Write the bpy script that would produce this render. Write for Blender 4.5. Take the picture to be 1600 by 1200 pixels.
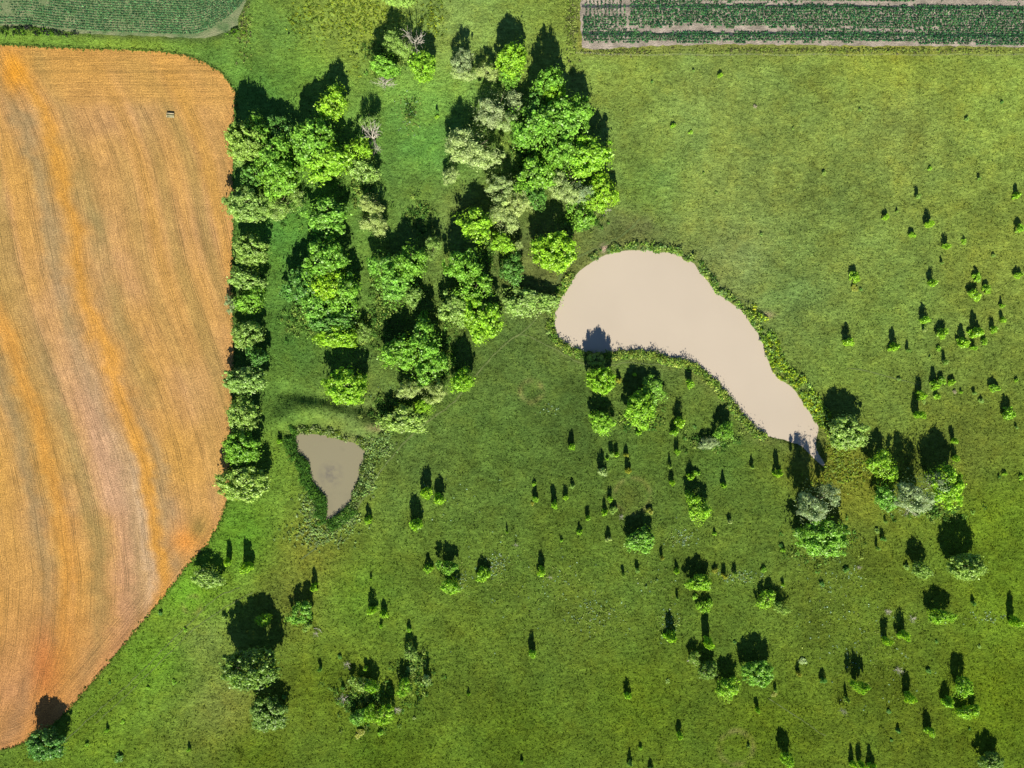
import bpy, math, random
import numpy as np
from mathutils import Vector, geometry

# ------------------------------------------------------------------ camera, sky, sun, exposure
SC = bpy.context.scene
for o in list(bpy.data.objects): bpy.data.objects.remove(o)
COL = SC.collection
S = 0.15                      # metres on the ground per pixel of the 1600 px wide photograph
CAMH = 200.0                  # drone height
def gx(px): return (px - 800.0) * S
def gy(py): return (600.0 - py) * S

cd = bpy.data.cameras.new('camera'); cam = bpy.data.objects.new('camera', cd); COL.objects.link(cam)
cam.location = (0, 0, CAMH); cam.rotation_euler = (0, 0, 0)
cd.sensor_width = 36; cd.lens = 36 * CAMH / (1600 * S); cd.clip_start = 1; cd.clip_end = 20000
SC.camera = cam
SC.view_settings.view_transform = 'Standard'; SC.view_settings.look = 'None'
SC.view_settings.gamma = 1; SC.view_settings.use_curve_mapping = False
SC.view_settings.exposure = 1.0

SUN_EL = 37.0; SUN_TILT = 3.0           # shadows fall up the picture, 3 degrees to the left
w = bpy.data.worlds.new('World'); SC.world = w; w.use_nodes = True
nt = w.node_tree; bg = nt.nodes['Background']
sky = nt.nodes.new('ShaderNodeTexSky'); sky.sky_type = 'NISHITA'; sky.sun_disc = False
sky.sun_elevation = math.radians(SUN_EL); sky.sun_rotation = math.radians(180 - SUN_TILT)
sky.air_density = 1.0; sky.dust_density = 0.1; sky.ozone_density = 5.0
nt.links.new(sky.outputs[0], bg.inputs[0]); bg.inputs[1].default_value = 0.05
sd = bpy.data.lights.new('sun', 'SUN'); sun = bpy.data.objects.new('sun', sd); COL.objects.link(sun)
sd.energy = 5.0; sd.angle = math.radians(0.5); sd.color = (1.0, 0.925, 0.74)
_t = math.radians(SUN_TILT); _e = math.radians(SUN_EL)
sdir = Vector((-math.sin(_t) * math.cos(_e), math.cos(_t) * math.cos(_e), -math.sin(_e)))   # way the light travels
sun.rotation_euler = sdir.to_track_quat('-Z', 'Y').to_euler()
sun.location = (0, 0, 300)
COT = 1 / math.tan(_e)

# ------------------------------------------------------------------ helpers
rng = np.random.default_rng(7); random.seed(7)
FACT = np.array([1.9, 1.86, 1.66])                               # display-linear value of a sunlit flat surface of albedo 1
def lin(c):
    c = np.asarray(c, float) / 255.0
    return np.where(c <= 0.04045, c / 12.92, ((c + 0.055) / 1.055) ** 2.4)
def alb(c, f=1.0): return lin(c) * f / FACT

def mk_mesh(name, V, F, colors=None, attrs=None):
    """V (n,3), F (m,k) or a list of such arrays; colors per vertex (n,3)"""
    me = bpy.data.meshes.new(name)
    V = np.asarray(V, np.float32)
    Fs = F if isinstance(F, list) else [F]
    Fs = [np.asarray(f, np.int32) for f in Fs if len(f)]
    me.vertices.add(len(V)); me.vertices.foreach_set('co', V.ravel())
    nl = sum(f.size for f in Fs); npoly = sum(len(f) for f in Fs)
    me.loops.add(nl); me.polygons.add(npoly)
    me.loops.foreach_set('vertex_index', np.concatenate([f.ravel() for f in Fs]))
    st = []; acc = 0
    for f in Fs:
        st.append(acc + np.arange(len(f)) * f.shape[1]); acc += f.size
    me.polygons.foreach_set('loop_start', np.concatenate(st).astype(np.int32))
    me.update(calc_edges=True)
    if colors is not None:
        a = me.color_attributes.new('tint', 'FLOAT_COLOR', 'POINT')
        c4 = np.ones((len(V), 4), np.float32); c4[:, :3] = colors
        a.data.foreach_set('color', c4.ravel())
    for k, v in (attrs or {}).items():
        a = me.attributes.new(k, 'FLOAT', 'POINT'); a.data.foreach_set('value', np.asarray(v, np.float32))
    me.validate()
    return me
def link(name, me, mat=None, parent=None, kind=None):
    o = bpy.data.objects.new(name, me); COL.objects.link(o)
    if mat is not None:
        if me.materials: o.material_slots[0].link = 'OBJECT'; o.material_slots[0].material = mat
        else: me.materials.append(mat)
    if parent: o.parent = parent
    if kind: o['kind'] = kind
    return o
def tag(o, label, cat, group=None):
    o['label'] = label; o['category'] = cat
    if group: o['group'] = group

class N:      # small node helper
    def __init__(s, name):
        s.m = bpy.data.materials.new(name); s.m.use_nodes = True; s.t = s.m.node_tree
        s.b = s.t.nodes['Principled BSDF']; s.out = s.t.nodes['Material Output']
    def n(s, ty, **kw):
        x = s.t.nodes.new('ShaderNode' + ty)
        for k, v in kw.items(): setattr(x, k, v)
        return x
    def l(s, a, b): s.t.links.new(a, b)
    def noise(s, scale, detail=3, rough=0.6, vec=None):
        x = s.n('TexNoise'); x.inputs['Scale'].default_value = scale; x.inputs['Detail'].default_value = detail
        x.inputs['Roughness'].default_value = rough
        if vec is not None: s.l(vec, x.inputs['Vector'])
        return x.outputs['Fac']
    def math(s, op, a, b=None, c=None):
        x = s.n('Math', operation=op)
        for i, v in enumerate((a, b, c)):
            if v is None: continue
            if hasattr(v, 'links'): s.l(v, x.inputs[i])
            else: x.inputs[i].default_value = v
        return x.outputs[0]
    def rng(s, v, a, b, c, d):
        x = s.n('MapRange'); s.l(v, x.inputs[0])
        for i, q in enumerate((a, b, c, d)): x.inputs[i + 1].default_value = q
        return x.outputs[0]
    def mix(s, f, a, b, mode='MIX'):
        x = s.n('Mix', data_type='RGBA', blend_type=mode)
        for i, v in ((0, f), (6, a), (7, b)):
            if hasattr(v, 'links'): s.l(v, x.inputs[i])
            elif i == 0: x.inputs[0].default_value = v
            else: x.inputs[i].default_value = (*v[:3], 1)
        return x.outputs[2]
    def mul(s, col, fac):           # colour times grey factor
        x = s.n('VectorMath', operation='SCALE'); s.l(col, x.inputs[0]); s.l(fac, x.inputs[3]); return x.outputs[0]
    def bump(s, h, strength, dist):
        x = s.n('Bump'); x.inputs['Strength'].default_value = strength; x.inputs['Distance'].default_value = dist
        s.l(h, x.inputs['Height']); s.l(x.outputs[0], s.b.inputs['Normal'])

def vnoise(x, y, cell, seed=0):
    """smooth value noise in -1..1"""
    X = x / cell; Y = y / cell
    ix = np.floor(X).astype(np.int64); iy = np.floor(Y).astype(np.int64)
    fx = X - ix; fy = Y - iy; fx = fx * fx * (3 - 2 * fx); fy = fy * fy * (3 - 2 * fy)
    def h(a, b):
        n = (a * 374761393 + b * 668265263 + seed * 1442695041) & 0xffffffff
        n = ((n ^ (n >> 13)) * 1274126177) & 0xffffffff
        return ((n ^ (n >> 16)) & 0xffff) / 32767.5 - 1
    return (h(ix, iy) * (1 - fx) + h(ix + 1, iy) * fx) * (1 - fy) + (h(ix, iy + 1) * (1 - fx) + h(ix + 1, iy + 1) * fx) * fy
def fbm(x, y, cell, o=3, seed=0):
    r = 0; a = 1; t = 0
    for i in range(o): r = r + a * vnoise(x, y, cell / 2 ** i, seed + i); t += a; a *= 0.55
    return r / t
def sdf(px, py, poly):
    """signed distance in photo pixels, negative inside"""
    px = np.asarray(px, float); py = np.asarray(py, float)
    d = np.full(px.shape, 1e18); ins = np.zeros(px.shape, bool)
    n = len(poly)
    for i in range(n):
        ax, ay = poly[i]; bx, by = poly[(i + 1) % n]
        ex, ey = bx - ax, by - ay; wx, wy = px - ax, py - ay
        t = np.clip((wx * ex + wy * ey) / (ex * ex + ey * ey + 1e-12), 0, 1)
        d = np.minimum(d, (wx - ex * t) ** 2 + (wy - ey * t) ** 2)
        c = ((ay > py) != (by > py)) & (px < ex * (py - ay) / (ey if ey else 1e-9) + ax)
        ins ^= c
    d = np.sqrt(d); return np.where(ins, -d, d)
def sstep(a, b, x):
    t = np.clip((x - a) / (b - a), 0, 1); return t * t * (3 - 2 * t)
def smooth_poly(pts, it=2):
    p = np.array(pts, float)
    for _ in range(it):
        q = np.roll(p, -1, 0); p = np.stack([p * .75 + q * .25, p * .25 + q * .75], 1).reshape(-1, 2)
    return p
def ragged(poly, step, amp, seed=0, closed=True):
    p = np.array(poly, float); out = []
    n = len(p)
    for i in range(n if closed else n - 1):
        a, b = p[i], p[(i + 1) % n]; L = np.hypot(*(b - a)); k = max(1, int(L / step))
        for j in range(k): out.append(a + (b - a) * j / k)
    out = np.array(out); out[:, 0] += amp * fbm(out[:, 0], out[:, 1], step * 3, 2, seed); out[:, 1] += amp * fbm(out[:, 0], out[:, 1], step * 3, 2, seed + 9)
    return out

# ------------------------------------------------------------------ outlines (photo pixels)
POND = smooth_poly([(922,412),(941,400),(962,394),(985,391),(1012,392),(1017,389),(1024,396),(1045,394),(1060,398),(1070,406),(1085,411),(1090,422),(1103,436),(1115,452),(1122,460),(1130,465),(1148,478),(1160,486),(1168,497),(1173,508),(1185,520),(1193,538),(1199,560),(1207,582),(1222,595),(1240,607),(1250,622),(1262,640),(1272,655),(1280,668),(1277,680),(1274,697),(1279,710),(1286,720),(1290,727),(1286,728),(1278,721),(1270,713),(1261,704),(1250,694),(1240,692),(1225,686),(1205,683),(1185,673),(1172,660),(1162,650),(1150,633),(1138,618),(1125,603),(1112,588),(1100,578),(1085,568),(1065,562),(1045,560),(1030,553),(1010,548),(985,549),(960,548),(950,551),(930,552),(908,548),(890,541),(877,533),(869,523),(865,508),(867,490),(873,475),(881,460),(890,445),(903,425)], 1)
PONDLET = smooth_poly([(460,676),(485,679),(505,680),(520,684),(542,690),(557,694),(569,702),(569,715),(561,735),(560,750),(551,765),(550,780),(540,795),(530,802),(515,812),(508,815),(511,802),(510,777),(500,767),(490,757),(484,742),(484,727),(477,715),(466,710),(464,697)], 1)
STUBBLE = np.array([(-420,60),(-60,64),(0,70),(60,73),(150,77),(250,80),(290,86),(320,98),(345,113),(360,130),(368,146),(367,170),(366,200),(367,240),(363,275),(367,305),(366,340),(363,400),(362,480),(366,520),(365,560),(363,600),(363,650),(360,690),(358,730),(357,765),(354,785),(345,812),(325,850),(295,882),(250,940),(200,1000),(150,1060),(120,1095),(95,1122),(60,1150),(25,1166),(0,1172),(-100,1195),(-420,1230)], float)
CROPL = np.array([(-420,-260),(-420,30),(0,41),(40,40),(90,48),(150,54),(250,57),(320,60),(352,51),(370,40),(374,25),(386,0),(392,-40),(400,-260)], float)
CROPR = np.array([(905,-260),(907,0),(907,50),(911,73),(925,78),(1000,73),(1100,69),(1300,71),(1450,72),(1600,74),(1980,77),(1980,-260)], float)
BERM = [(440,655),(470,640),(510,640),(550,650),(590,665)]

def dist_line(px, py, pts):
    d = np.full(np.shape(px), 1e18)
    for (ax, ay), (bx, by) in zip(pts[:-1], pts[1:]):
        ex, ey = bx - ax, by - ay; wx, wy = px - ax, py - ay
        t = np.clip((wx * ex + wy * ey) / (ex * ex + ey * ey), 0, 1)
        d = np.minimum(d, (wx - ex * t) ** 2 + (wy - ey * t) ** 2)
    return np.sqrt(d)
def height(X, Y):
    X = np.asarray(X, float); Y = np.asarray(Y, float)
    px = X / S + 800; py = 600 - Y / S
    d1 = sdf(px, py, POND) * S; d2 = sdf(px, py, PONDLET) * S; dp = np.minimum(d1, d2)
    df = np.minimum(np.minimum(sdf(px, py, STUBBLE), sdf(px, py, CROPL)), sdf(px, py, CROPR)) * S
    k = sstep(0.5, 7, df) * sstep(1.5, 6, dp)
    base = 0.5 * fbm(X, Y, 45, 2, 3) + 0.16 * fbm(X, Y, 5, 3, 5) + 0.05 * vnoise(X, Y, 1.3, 8)
    base = base * k
    base = base + 1.4 * np.exp(-(dist_line(px, py, BERM) * S / 2.6) ** 2) * sstep(0.3, 4.5, dp)
    base = base - 0.7 * np.exp(-(dist_line(px, py, [(445,612),(500,622),(560,640),(590,652)]) * S / 1.8) ** 2) * k
    # drainage cut running down from the dam past the small pond
    base = base - 0.45 * np.exp(-(dist_line(px, py, [(600,690),(585,715),(560,765),(530,815)]) * S / 0.9) ** 2) * sstep(0.2, 1.5, dp)
    edge = np.where(dp > 0, np.minimum(dp * 0.25, 0.25) - 0.25, np.maximum(dp * 0.6, -1.2) - 0.25)
    return np.where(dp < 1.0, edge, base)

# ------------------------------------------------------------------ ground
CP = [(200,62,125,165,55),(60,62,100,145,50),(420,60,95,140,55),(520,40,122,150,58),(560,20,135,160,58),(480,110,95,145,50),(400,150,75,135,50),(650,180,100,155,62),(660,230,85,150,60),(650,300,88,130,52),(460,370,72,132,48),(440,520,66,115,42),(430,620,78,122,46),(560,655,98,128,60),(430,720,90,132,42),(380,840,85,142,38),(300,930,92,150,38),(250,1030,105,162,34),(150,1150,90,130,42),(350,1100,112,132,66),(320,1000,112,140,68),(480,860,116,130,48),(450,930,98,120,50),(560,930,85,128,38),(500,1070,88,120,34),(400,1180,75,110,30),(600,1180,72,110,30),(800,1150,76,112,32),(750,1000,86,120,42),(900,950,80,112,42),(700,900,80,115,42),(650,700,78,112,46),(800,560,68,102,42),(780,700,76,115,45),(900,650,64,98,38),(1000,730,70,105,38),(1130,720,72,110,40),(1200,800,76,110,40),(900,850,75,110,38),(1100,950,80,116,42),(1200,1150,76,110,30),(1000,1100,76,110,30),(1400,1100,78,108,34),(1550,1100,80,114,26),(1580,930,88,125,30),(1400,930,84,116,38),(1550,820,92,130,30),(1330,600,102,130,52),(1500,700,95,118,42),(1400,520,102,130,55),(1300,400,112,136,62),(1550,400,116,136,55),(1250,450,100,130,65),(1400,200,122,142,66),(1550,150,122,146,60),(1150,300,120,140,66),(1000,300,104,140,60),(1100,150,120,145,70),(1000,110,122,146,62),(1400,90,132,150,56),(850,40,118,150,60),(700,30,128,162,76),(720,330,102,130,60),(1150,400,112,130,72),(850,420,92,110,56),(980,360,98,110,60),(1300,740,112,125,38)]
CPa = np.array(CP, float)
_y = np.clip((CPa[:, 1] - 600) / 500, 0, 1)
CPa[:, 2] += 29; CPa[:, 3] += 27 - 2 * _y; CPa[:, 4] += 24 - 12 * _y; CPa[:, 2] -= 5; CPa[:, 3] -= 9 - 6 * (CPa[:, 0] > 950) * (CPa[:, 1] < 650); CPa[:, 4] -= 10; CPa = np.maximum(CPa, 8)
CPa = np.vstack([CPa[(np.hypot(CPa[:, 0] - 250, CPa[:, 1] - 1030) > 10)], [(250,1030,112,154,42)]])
PATHS = [[(940,385),(905,400),(880,425),(868,448),(850,480),(833,504),(812,523),(790,536),(770,556),(740,590),(716,622),(690,643),(660,664),(630,693),(600,728),(580,760),(560,790),(535,822),(505,848),(470,875)],
         [(812,523),(832,527),(848,536),(870,548),(900,566),(935,574),(985,566),(1040,571),(1085,573)],
         [(1000,340),(985,358),(965,372),(940,385)],
         [(1060,395),(1085,407),(1112,425),(1125,445),(1145,462),(1165,470),(1180,478)],
         [(1320,575),(1360,580),(1400,592),(1440,602)],
         [(375,918),(345,930),(325,945),(300,970),(270,1000),(245,1025),(205,1065),(160,1105),(120,1140),(95,1165)],
         [(395,925),(350,950),(300,985),(215,1070),(150,1130)],
         [(1200,1090),(1290,1150)],[(880,88),(850,115)]]
def ground_color(X, Y):
    px = X / S + 800; py = 600 - Y / S
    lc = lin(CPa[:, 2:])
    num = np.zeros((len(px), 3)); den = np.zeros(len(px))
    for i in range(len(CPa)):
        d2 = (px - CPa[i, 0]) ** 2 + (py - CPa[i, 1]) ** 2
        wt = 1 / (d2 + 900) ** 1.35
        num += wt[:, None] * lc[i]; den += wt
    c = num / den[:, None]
    n1 = fbm(X, Y, 14, 3, 21); n2 = fbm(X, Y, 3.2, 3, 31); n3 = fbm(X, Y, 7, 2, 41)
    c = c * (1 + 0.2 * n1 + 0.3 * n2)[:, None]
    c = c * (1 + n3[:, None] * np.array([0.07, 0.0, -0.08]))
    def blend(c, m, col): return c * (1 - m)[:, None] + lin(col) * m[:, None]
    # dry rings
    for (rx, ry, rr, wd, a0, a1) in [(830,612,17,4,-4,4),(988,775,28,3,-4,4),(1150,1168,26,4,-4,4),(300,945,14,3,-4,4)]:
        d = np.hypot(px - rx, py - ry); m = np.exp(-((d - rr) / wd) ** 2) * np.clip(0.45 + 0.55 * vnoise(px, py, 9, 3), 0, 1)
        c = blend(c, m * 0.65, (165,160,95))
    # bare and dry soil at field edges, trodden shores
    for poly, wd, col, am in [(CROPR, 12, (150,135,75), .55), (STUBBLE, 5, (90,105,50), .6), (CROPL, 7, (60,62,55), .85)]:
        d = sdf(px, py, poly); m = np.exp(-(np.maximum(d, 0) / wd) ** 2) * np.clip(0.65 + 0.6 * n2, 0, 1)
        c = blend(c, m * am, col)
    d = sdf(px, py, POND); m = np.exp(-((d - 6) / 16) ** 2) * np.clip(.5 + n2, 0, 1); c = blend(c, m * 0.5, (125,130,75))
    d = sdf(px, py, PONDLET); m = np.exp(-((d - 2) / 12) ** 2) * np.clip(.5 + n2, 0, 1); c = blend(c, m * 0.55, (135,125,80))
    c = blend(c, np.exp(-(((px - 944) / 5) ** 2 + ((py - 388) / 6) ** 2)) * .9, (215,185,165))
    c = blend(c, np.exp(-(((px - 1198) / 11) ** 2 + ((py - 492) / 5) ** 2)) * .8, (185,165,135))
    c = blend(c, np.exp(-(((px - 590) / 14) ** 2 + ((py - 668) / 6) ** 2)) * .7, (180,165,115))
    c = blend(c, np.exp(-(((px - 1000) / 60) ** 2 + ((py - 352) / 16) ** 2)) * np.clip(.4 + n2, 0, 1) * .7, (105,100,70))
    c = blend(c, np.exp(-(((px - 463) / 18) ** 2 + ((py - 525) / 12) ** 2)) * np.clip(.3 + n2, 0, 1), (140,130,70))
    c = blend(c, np.exp(-(((px - 985) / 40) ** 2 + ((py - 775) / 30) ** 2)) * .35, (120,130,60))
    return np.clip(c, 0.003, 1) / FACT

def axis(lo, hi, step):
    a = list(np.arange(lo, hi + 1e-6, step)); s = step
    while a[-1] < 6000: s *= 1.35; a.append(a[-1] + s)
    s = step; pre = []
    v = a[0]
    while v > -6000: s *= 1.35; v -= s; pre.append(v)
    return np.array(pre[::-1] + a)
ax = axis(-129, 129, 0.5); ay = axis(-99, 99, 0.5)
GX, GY = np.meshgrid(ax, ay); gxx = GX.ravel(); gyy = GY.ravel()
gz = height(gxx, gyy)
nx, ny = len(ax), len(ay)
idx = np.arange(nx * ny).reshape(ny, nx)
GF = np.stack([idx[:-1, :-1], idx[:-1, 1:], idx[1:, 1:], idx[1:, :-1]], -1).reshape(-1, 4)

def grass_mat(name, blade=False):
    k = N(name); at = k.n('Attribute', attribute_name='tint')
    if blade:
        g = k.n('NewGeometry'); f = k.rng(g.outputs['Random Per Island'], 0, 1, 0.7, 1.5)
        col = k.mul(at.outputs['Color'], f)
        tr = k.n('BsdfTranslucent'); df = k.n('BsdfDiffuse'); mx = k.n('MixShader'); mx.inputs[0].default_value = 0.35
        k.l(col, tr.inputs[0]); k.l(col, df.inputs[0]); k.l(df.outputs[0], mx.inputs[1]); k.l(tr.outputs[0], mx.inputs[2])
        k.l(mx.outputs[0], k.out.inputs[0]); k.t.nodes.remove(k.b); return k.m
    tc = k.n('TexCoord').outputs['Object']
    n1 = k.noise(1.1, 4, .65, tc); n2 = k.noise(3.0, 4, .8, tc); n3 = k.noise(.28, 4, .6, tc); mp = k.n('Mapping'); mp.inputs['Rotation'].default_value = (0, 0, -.6); mp.inputs['Scale'].default_value = (.35, 1.3, 1); k.l(tc, mp.inputs[0]); n4 = k.noise(1.1, 5, .7, mp.outputs[0])
    f = k.math('MULTIPLY', k.rng(n1, .3, .7, .8, 1.22), k.rng(n2, .32, .68, .72, 1.32))
    f = k.math('MULTIPLY', f, k.rng(n4, .3, .7, .72, 1.28))
    col = k.mul(at.outputs['Color'], f)
    warm = k.mix(1.0, col, (1.2, 1.02, 0.8), 'MULTIPLY')
    col = k.mix(k.rng(n3, .45, .7, 0, .55), col, warm)
    k.l(col, k.b.inputs['Base Color']); k.b.inputs['Roughness'].default_value = 0.95; k.b.inputs['Specular IOR Level'].default_value = 0.05
    h = k.math('ADD', k.math('MULTIPLY', n1, 0.6), k.math('MULTIPLY', n2, 0.4)); k.bump(h, 0.9, 0.7)
    return k.m
M_GRASS = grass_mat('meadow grass'); M_BLADE = grass_mat('grass blades', True)
ground = link('ground', mk_mesh('ground', np.stack([gxx, gyy, gz], 1), GF, ground_color(gxx, gyy)), M_GRASS, kind='structure')

# ------------------------------------------------------------------ water
def water_mat(name, col, col2, rough, patch):
    k = N(name); tc = k.n('TexCoord').outputs['Object']
    n = k.noise(0.05, 3, .5, tc); n2 = k.noise(patch, 4, .6, tc)
    c = k.mix(k.rng(n2, .58, .75, 0, .7), k.mix(k.rng(n, .3, .7, 0, 1), alb(col), alb(np.array(col) * .97)), alb(col2))
    k.l(c, k.b.inputs['Base Color']); k.b.inputs['Roughness'].default_value = rough
    k.b.inputs['IOR'].default_value = 1.33; k.b.inputs['Specular IOR Level'].default_value = 0.35
    if name.startswith('brown'):
        ds = k.n('VectorMath', operation='DISTANCE'); k.l(tc, ds.inputs[0]); ds.inputs[1].default_value = (gx(517), gy(742), -.25)
        m_ = k.math('MULTIPLY', k.rng(ds.outputs['Value'], 0, 3.6, 1, 0), k.rng(k.noise(.5, 4, .7, tc), .4, .6, 0, 1))
        c = k.mix(m_, c, alb((124,118,108))); k.l(c, k.b.inputs['Base Color'])
    r = k.noise(1.4, 3, .6, tc); k.bump(r, 0.05, 0.03)
    return k.m
def flat_poly(name, poly, z, mat, grow=0, kind='structure'):
    P = np.asarray(poly); V = np.stack([gx(P[:, 0]), gy(P[:, 1]), np.full(len(P), z)], 1)
    if grow:
        T = np.roll(V, -1, 0) - np.roll(V, 1, 0); Nn = np.stack([T[:, 1], -T[:, 0]], 1)
        Nn /= np.linalg.norm(Nn, axis=1)[:, None] + 1e-9
        area = np.sum(V[:, 0] * np.roll(V[:, 1], -1) - np.roll(V[:, 0], -1) * V[:, 1])
        V[:, :2] += Nn * (grow if area > 0 else -grow)
    tri = geometry.tessellate_polygon([[Vector(v) for v in V]])
    tri = np.array(tri)
    a = V[tri[:, 1]] - V[tri[:, 0]]; b = V[tri[:, 2]] - V[tri[:, 0]]
    fl = (a[:, 0] * b[:, 1] - a[:, 1] * b[:, 0]) < 0; tri[fl] = tri[fl][:, ::-1]
    return link(name, mk_mesh(name, V, tri), mat, kind=kind)
flat_poly('large_pond_water', POND, -0.25, water_mat('silty water', (222,206,181), (216,199,174), .28, .02), 0.35)
flat_poly('small_pond_water', PONDLET, -0.25, water_mat('brown water', (162,154,122), (136,132,108), .3, .09), 0.35)

# ------------------------------------------------------------------ fields
def cdt_field(poly, step, z):
    P = ragged(poly, 2.5, 2.2, 5)
    V2 = [Vector((gx(p[0]), gy(p[1]))) for p in P]; nb = len(V2)
    E = [(i, (i + 1) % nb) for i in range(nb)]
    xs = np.arange(max(poly[:, 0].min(), -180), min(poly[:, 0].max(), 1780), step / S); ys = np.arange(max(-140, poly[:, 1].min()), min(1340, poly[:, 1].max()), step / S)
    QX, QY = np.meshgrid(xs, ys); QX = QX.ravel() + .2; QY = QY.ravel() + .1
    m = sdf(QX, QY, P) < -step / S * 0.5
    V2 += [Vector((gx(a), gy(b))) for a, b in zip(QX[m], QY[m])]
    r = geometry.delaunay_2d_cdt(V2, E, [], 1, 1e-4)
    V = np.array([(v.x, v.y, z) for v in r[0]]); F = np.array(r[2])
    a = V[F[:, 1]] - V[F[:, 0]]; b = V[F[:, 2]] - V[F[:, 0]]
    fl = (a[:, 0] * b[:, 1] - a[:, 1] * b[:, 0]) < 0; F[fl] = F[fl][:, ::-1]
    return V, F
V, F = cdt_field(STUBBLE, 0.9, 0.03)
px = V[:, 0] / S + 800; py = 600 - V[:, 1] / S
FY = [-200,95,150,200,250,330,420,500,600,700,800,900,1000,1100,1170,1400]; FX = [-90,18,52,74,92,108,125,150,188,222,246,255,247,222,190,80]
u = px - np.interp(py, FY, FX) + 5 * vnoise(px, py, 160, 2)
edge = -sdf(px, py, STUBBLE)
head = np.maximum(1 - sstep(150, 172, py + 6 * vnoise(px, py, 40)), 0) * sstep(20, 60, px - (py - 95) * .9)
diag = (1 - sstep(28, 62, edge)) * sstep(760, 840, py)
head = np.maximum(head, diag)
def g1(c, s): return np.exp(-((u - c + 8 * vnoise(px, py, 60, 4) + 5 * vnoise(px, py, 17, 14) + 4 * vnoise(px, py, 8, 24)) / s) ** 2)
c = np.tile(lin((210,162,92)), (len(px), 1))
def bl(c, m, col): return c * (1 - m)[:, None] + lin(col) * m[:, None]
nz = fbm(px, py, 90, 3, 11)
c = bl(c, np.clip(.35 + nz * 1.2, 0, 1) * .5, (206,160,116))
bn = vnoise(u, py * .08, 26, 6)
c = bl(c, np.clip(bn * 1.3, 0, 1) * .55, (170,146,82)); c = bl(c, np.clip(-bn * 1.3, 0, 1) * .5, (212,160,70))
c = bl(c, g1(36, 16) * np.clip(.7 + .5 * vnoise(px, py, 70, 8), 0, 1) * (py < 640) * .75, (152,140,88))
c = bl(c, g1(-38, 13) * .65, (158,142,100)); c = bl(c, g1(-100, 14) * .6 * sstep(450, 600, py), (150,138,84)); c = bl(c, g1(-60, 22) * sstep(560, 700, py) * .5, (204,158,130))
c = bl(c, g1(-55, 34) * np.clip(.6 + .8 * vnoise(px, py, 55, 71), 0, 1) * sstep(380, 480, py) * (1 - sstep(820, 920, py)) * .5, (218,176,140)); c = bl(c, g1(-18, 10) * sstep(640, 760, py) * .6, (212,190,160))
c = bl(c, g1(-188, 14) * .55, (150,136,98)); c = bl(c, g1(18, 12) * .6 * sstep(600, 700, py), (156,142,108))
c = bl(c, g1(0, 13) * .72, (226,162,62)); c = bl(c, g1(-150, 17) * .68 * sstep(430, 520, py), (224,158,64))
c = bl(c, np.exp(-((px - 290) / 26) ** 2 - ((py - 845) / 24) ** 2) * .8, (228,150,60))
c = bl(c, np.exp(-((px - 68) / 22) ** 2 - ((py - 1040) / 60) ** 2) * .75, (215,128,55))
c = bl(c, np.exp(-((px - 20) / 22) ** 2 - ((py - 115) / 34) ** 2) * .9, (240,165,48))
c = bl(c, np.exp(-(edge / 12) ** 2) * .5, (214,156,86))
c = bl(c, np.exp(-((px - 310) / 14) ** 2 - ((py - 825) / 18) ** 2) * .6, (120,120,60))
c = bl(c, sstep(800, 1150, py) * .45, (186,118,72))
c = bl(c, head * (py < 300) * .45, (214,162,78))
c = c * (1 + .14 * fbm(px, py, 22, 3, 17) + .1 * fbm(u, py * .15, 9, 2, 18))[:, None]
k = N('stubble'); at = k.n('Attribute', attribute_name='tint'); au = k.n('Attribute', attribute_name='flow').outputs['Fac']
ae = k.n('Attribute', attribute_name='rim').outputs['Fac']; ah = k.n('Attribute', attribute_name='head').outputs['Fac']
geo = k.n('NewGeometry'); sep = k.n('SeparateXYZ'); k.l(geo.outputs['Position'], sep.inputs[0])
def stripes(coord, along, per):
    cmb = k.n('CombineXYZ'); k.l(coord, cmb.inputs[0]); k.l(k.math('MULTIPLY', along, 0.035), cmb.inputs[1])
    fine = k.noise(3.0, 4, .75, cmb.outputs[0])
    cm2 = k.n('CombineXYZ'); k.l(k.math('MULTIPLY', coord, .33), cm2.inputs[0]); k.l(k.math('MULTIPLY', along, .05), cm2.inputs[1])
    sel = k.rng(k.noise(1.0, 2, .5, cm2.outputs[0]), .38, .56, 0, 1)
    tot = None
    for off, wd in ((0.0, .05), (.09, .045), (.16, .04), (.55, .035)):
        fr = k.math('FRACT', k.math('ADD', k.math('DIVIDE', coord, per), off))
        ln = k.rng(k.math('ABSOLUTE', k.math('SUBTRACT', fr, .5)), 0, wd * .55, 1, 0)
        tot = ln if tot is None else k.math('MAXIMUM', tot, ln)
    brk = k.rng(k.noise(1.3, 3, .7, geo.outputs['Position']), .35, .6, .35, 1)
    return fine, k.math('MULTIPLY', k.math('MULTIPLY', tot, sel), brk)
f1, l1 = stripes(au, sep.outputs[1], 5.6); f2, l2 = stripes(ae, sep.outputs[0], 3.1)
fine = k.math('ADD', k.math('MULTIPLY', f1, k.math('SUBTRACT', 1.0, ah)), k.math('MULTIPLY', f2, ah))
line = k.math('ADD', k.math('MULTIPLY', l1, k.math('SUBTRACT', 1.0, ah)), k.math('MULTIPLY', l2, ah))
gr = k.noise(3.6, 4, .75, geo.outputs['Position']); gm = k.noise(.55, 4, .65, geo.outputs['Position'])
f = k.math('MULTIPLY', k.rng(fine, .3, .7, .74, 1.26), k.math('MULTIPLY', k.rng(gr, .32, .68, .42, 1.6), k.rng(gm, .3, .7, .86, 1.14)))
col = k.mul(at.outputs['Color'], f); col = k.mix(k.math('MULTIPLY', line, .75), col, alb((84,76,44)))
k.l(col, k.b.inputs['Base Color']); k.b.inputs['Roughness'].default_value = .9; k.b.inputs['Specular IOR Level'].default_value = .1
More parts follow.
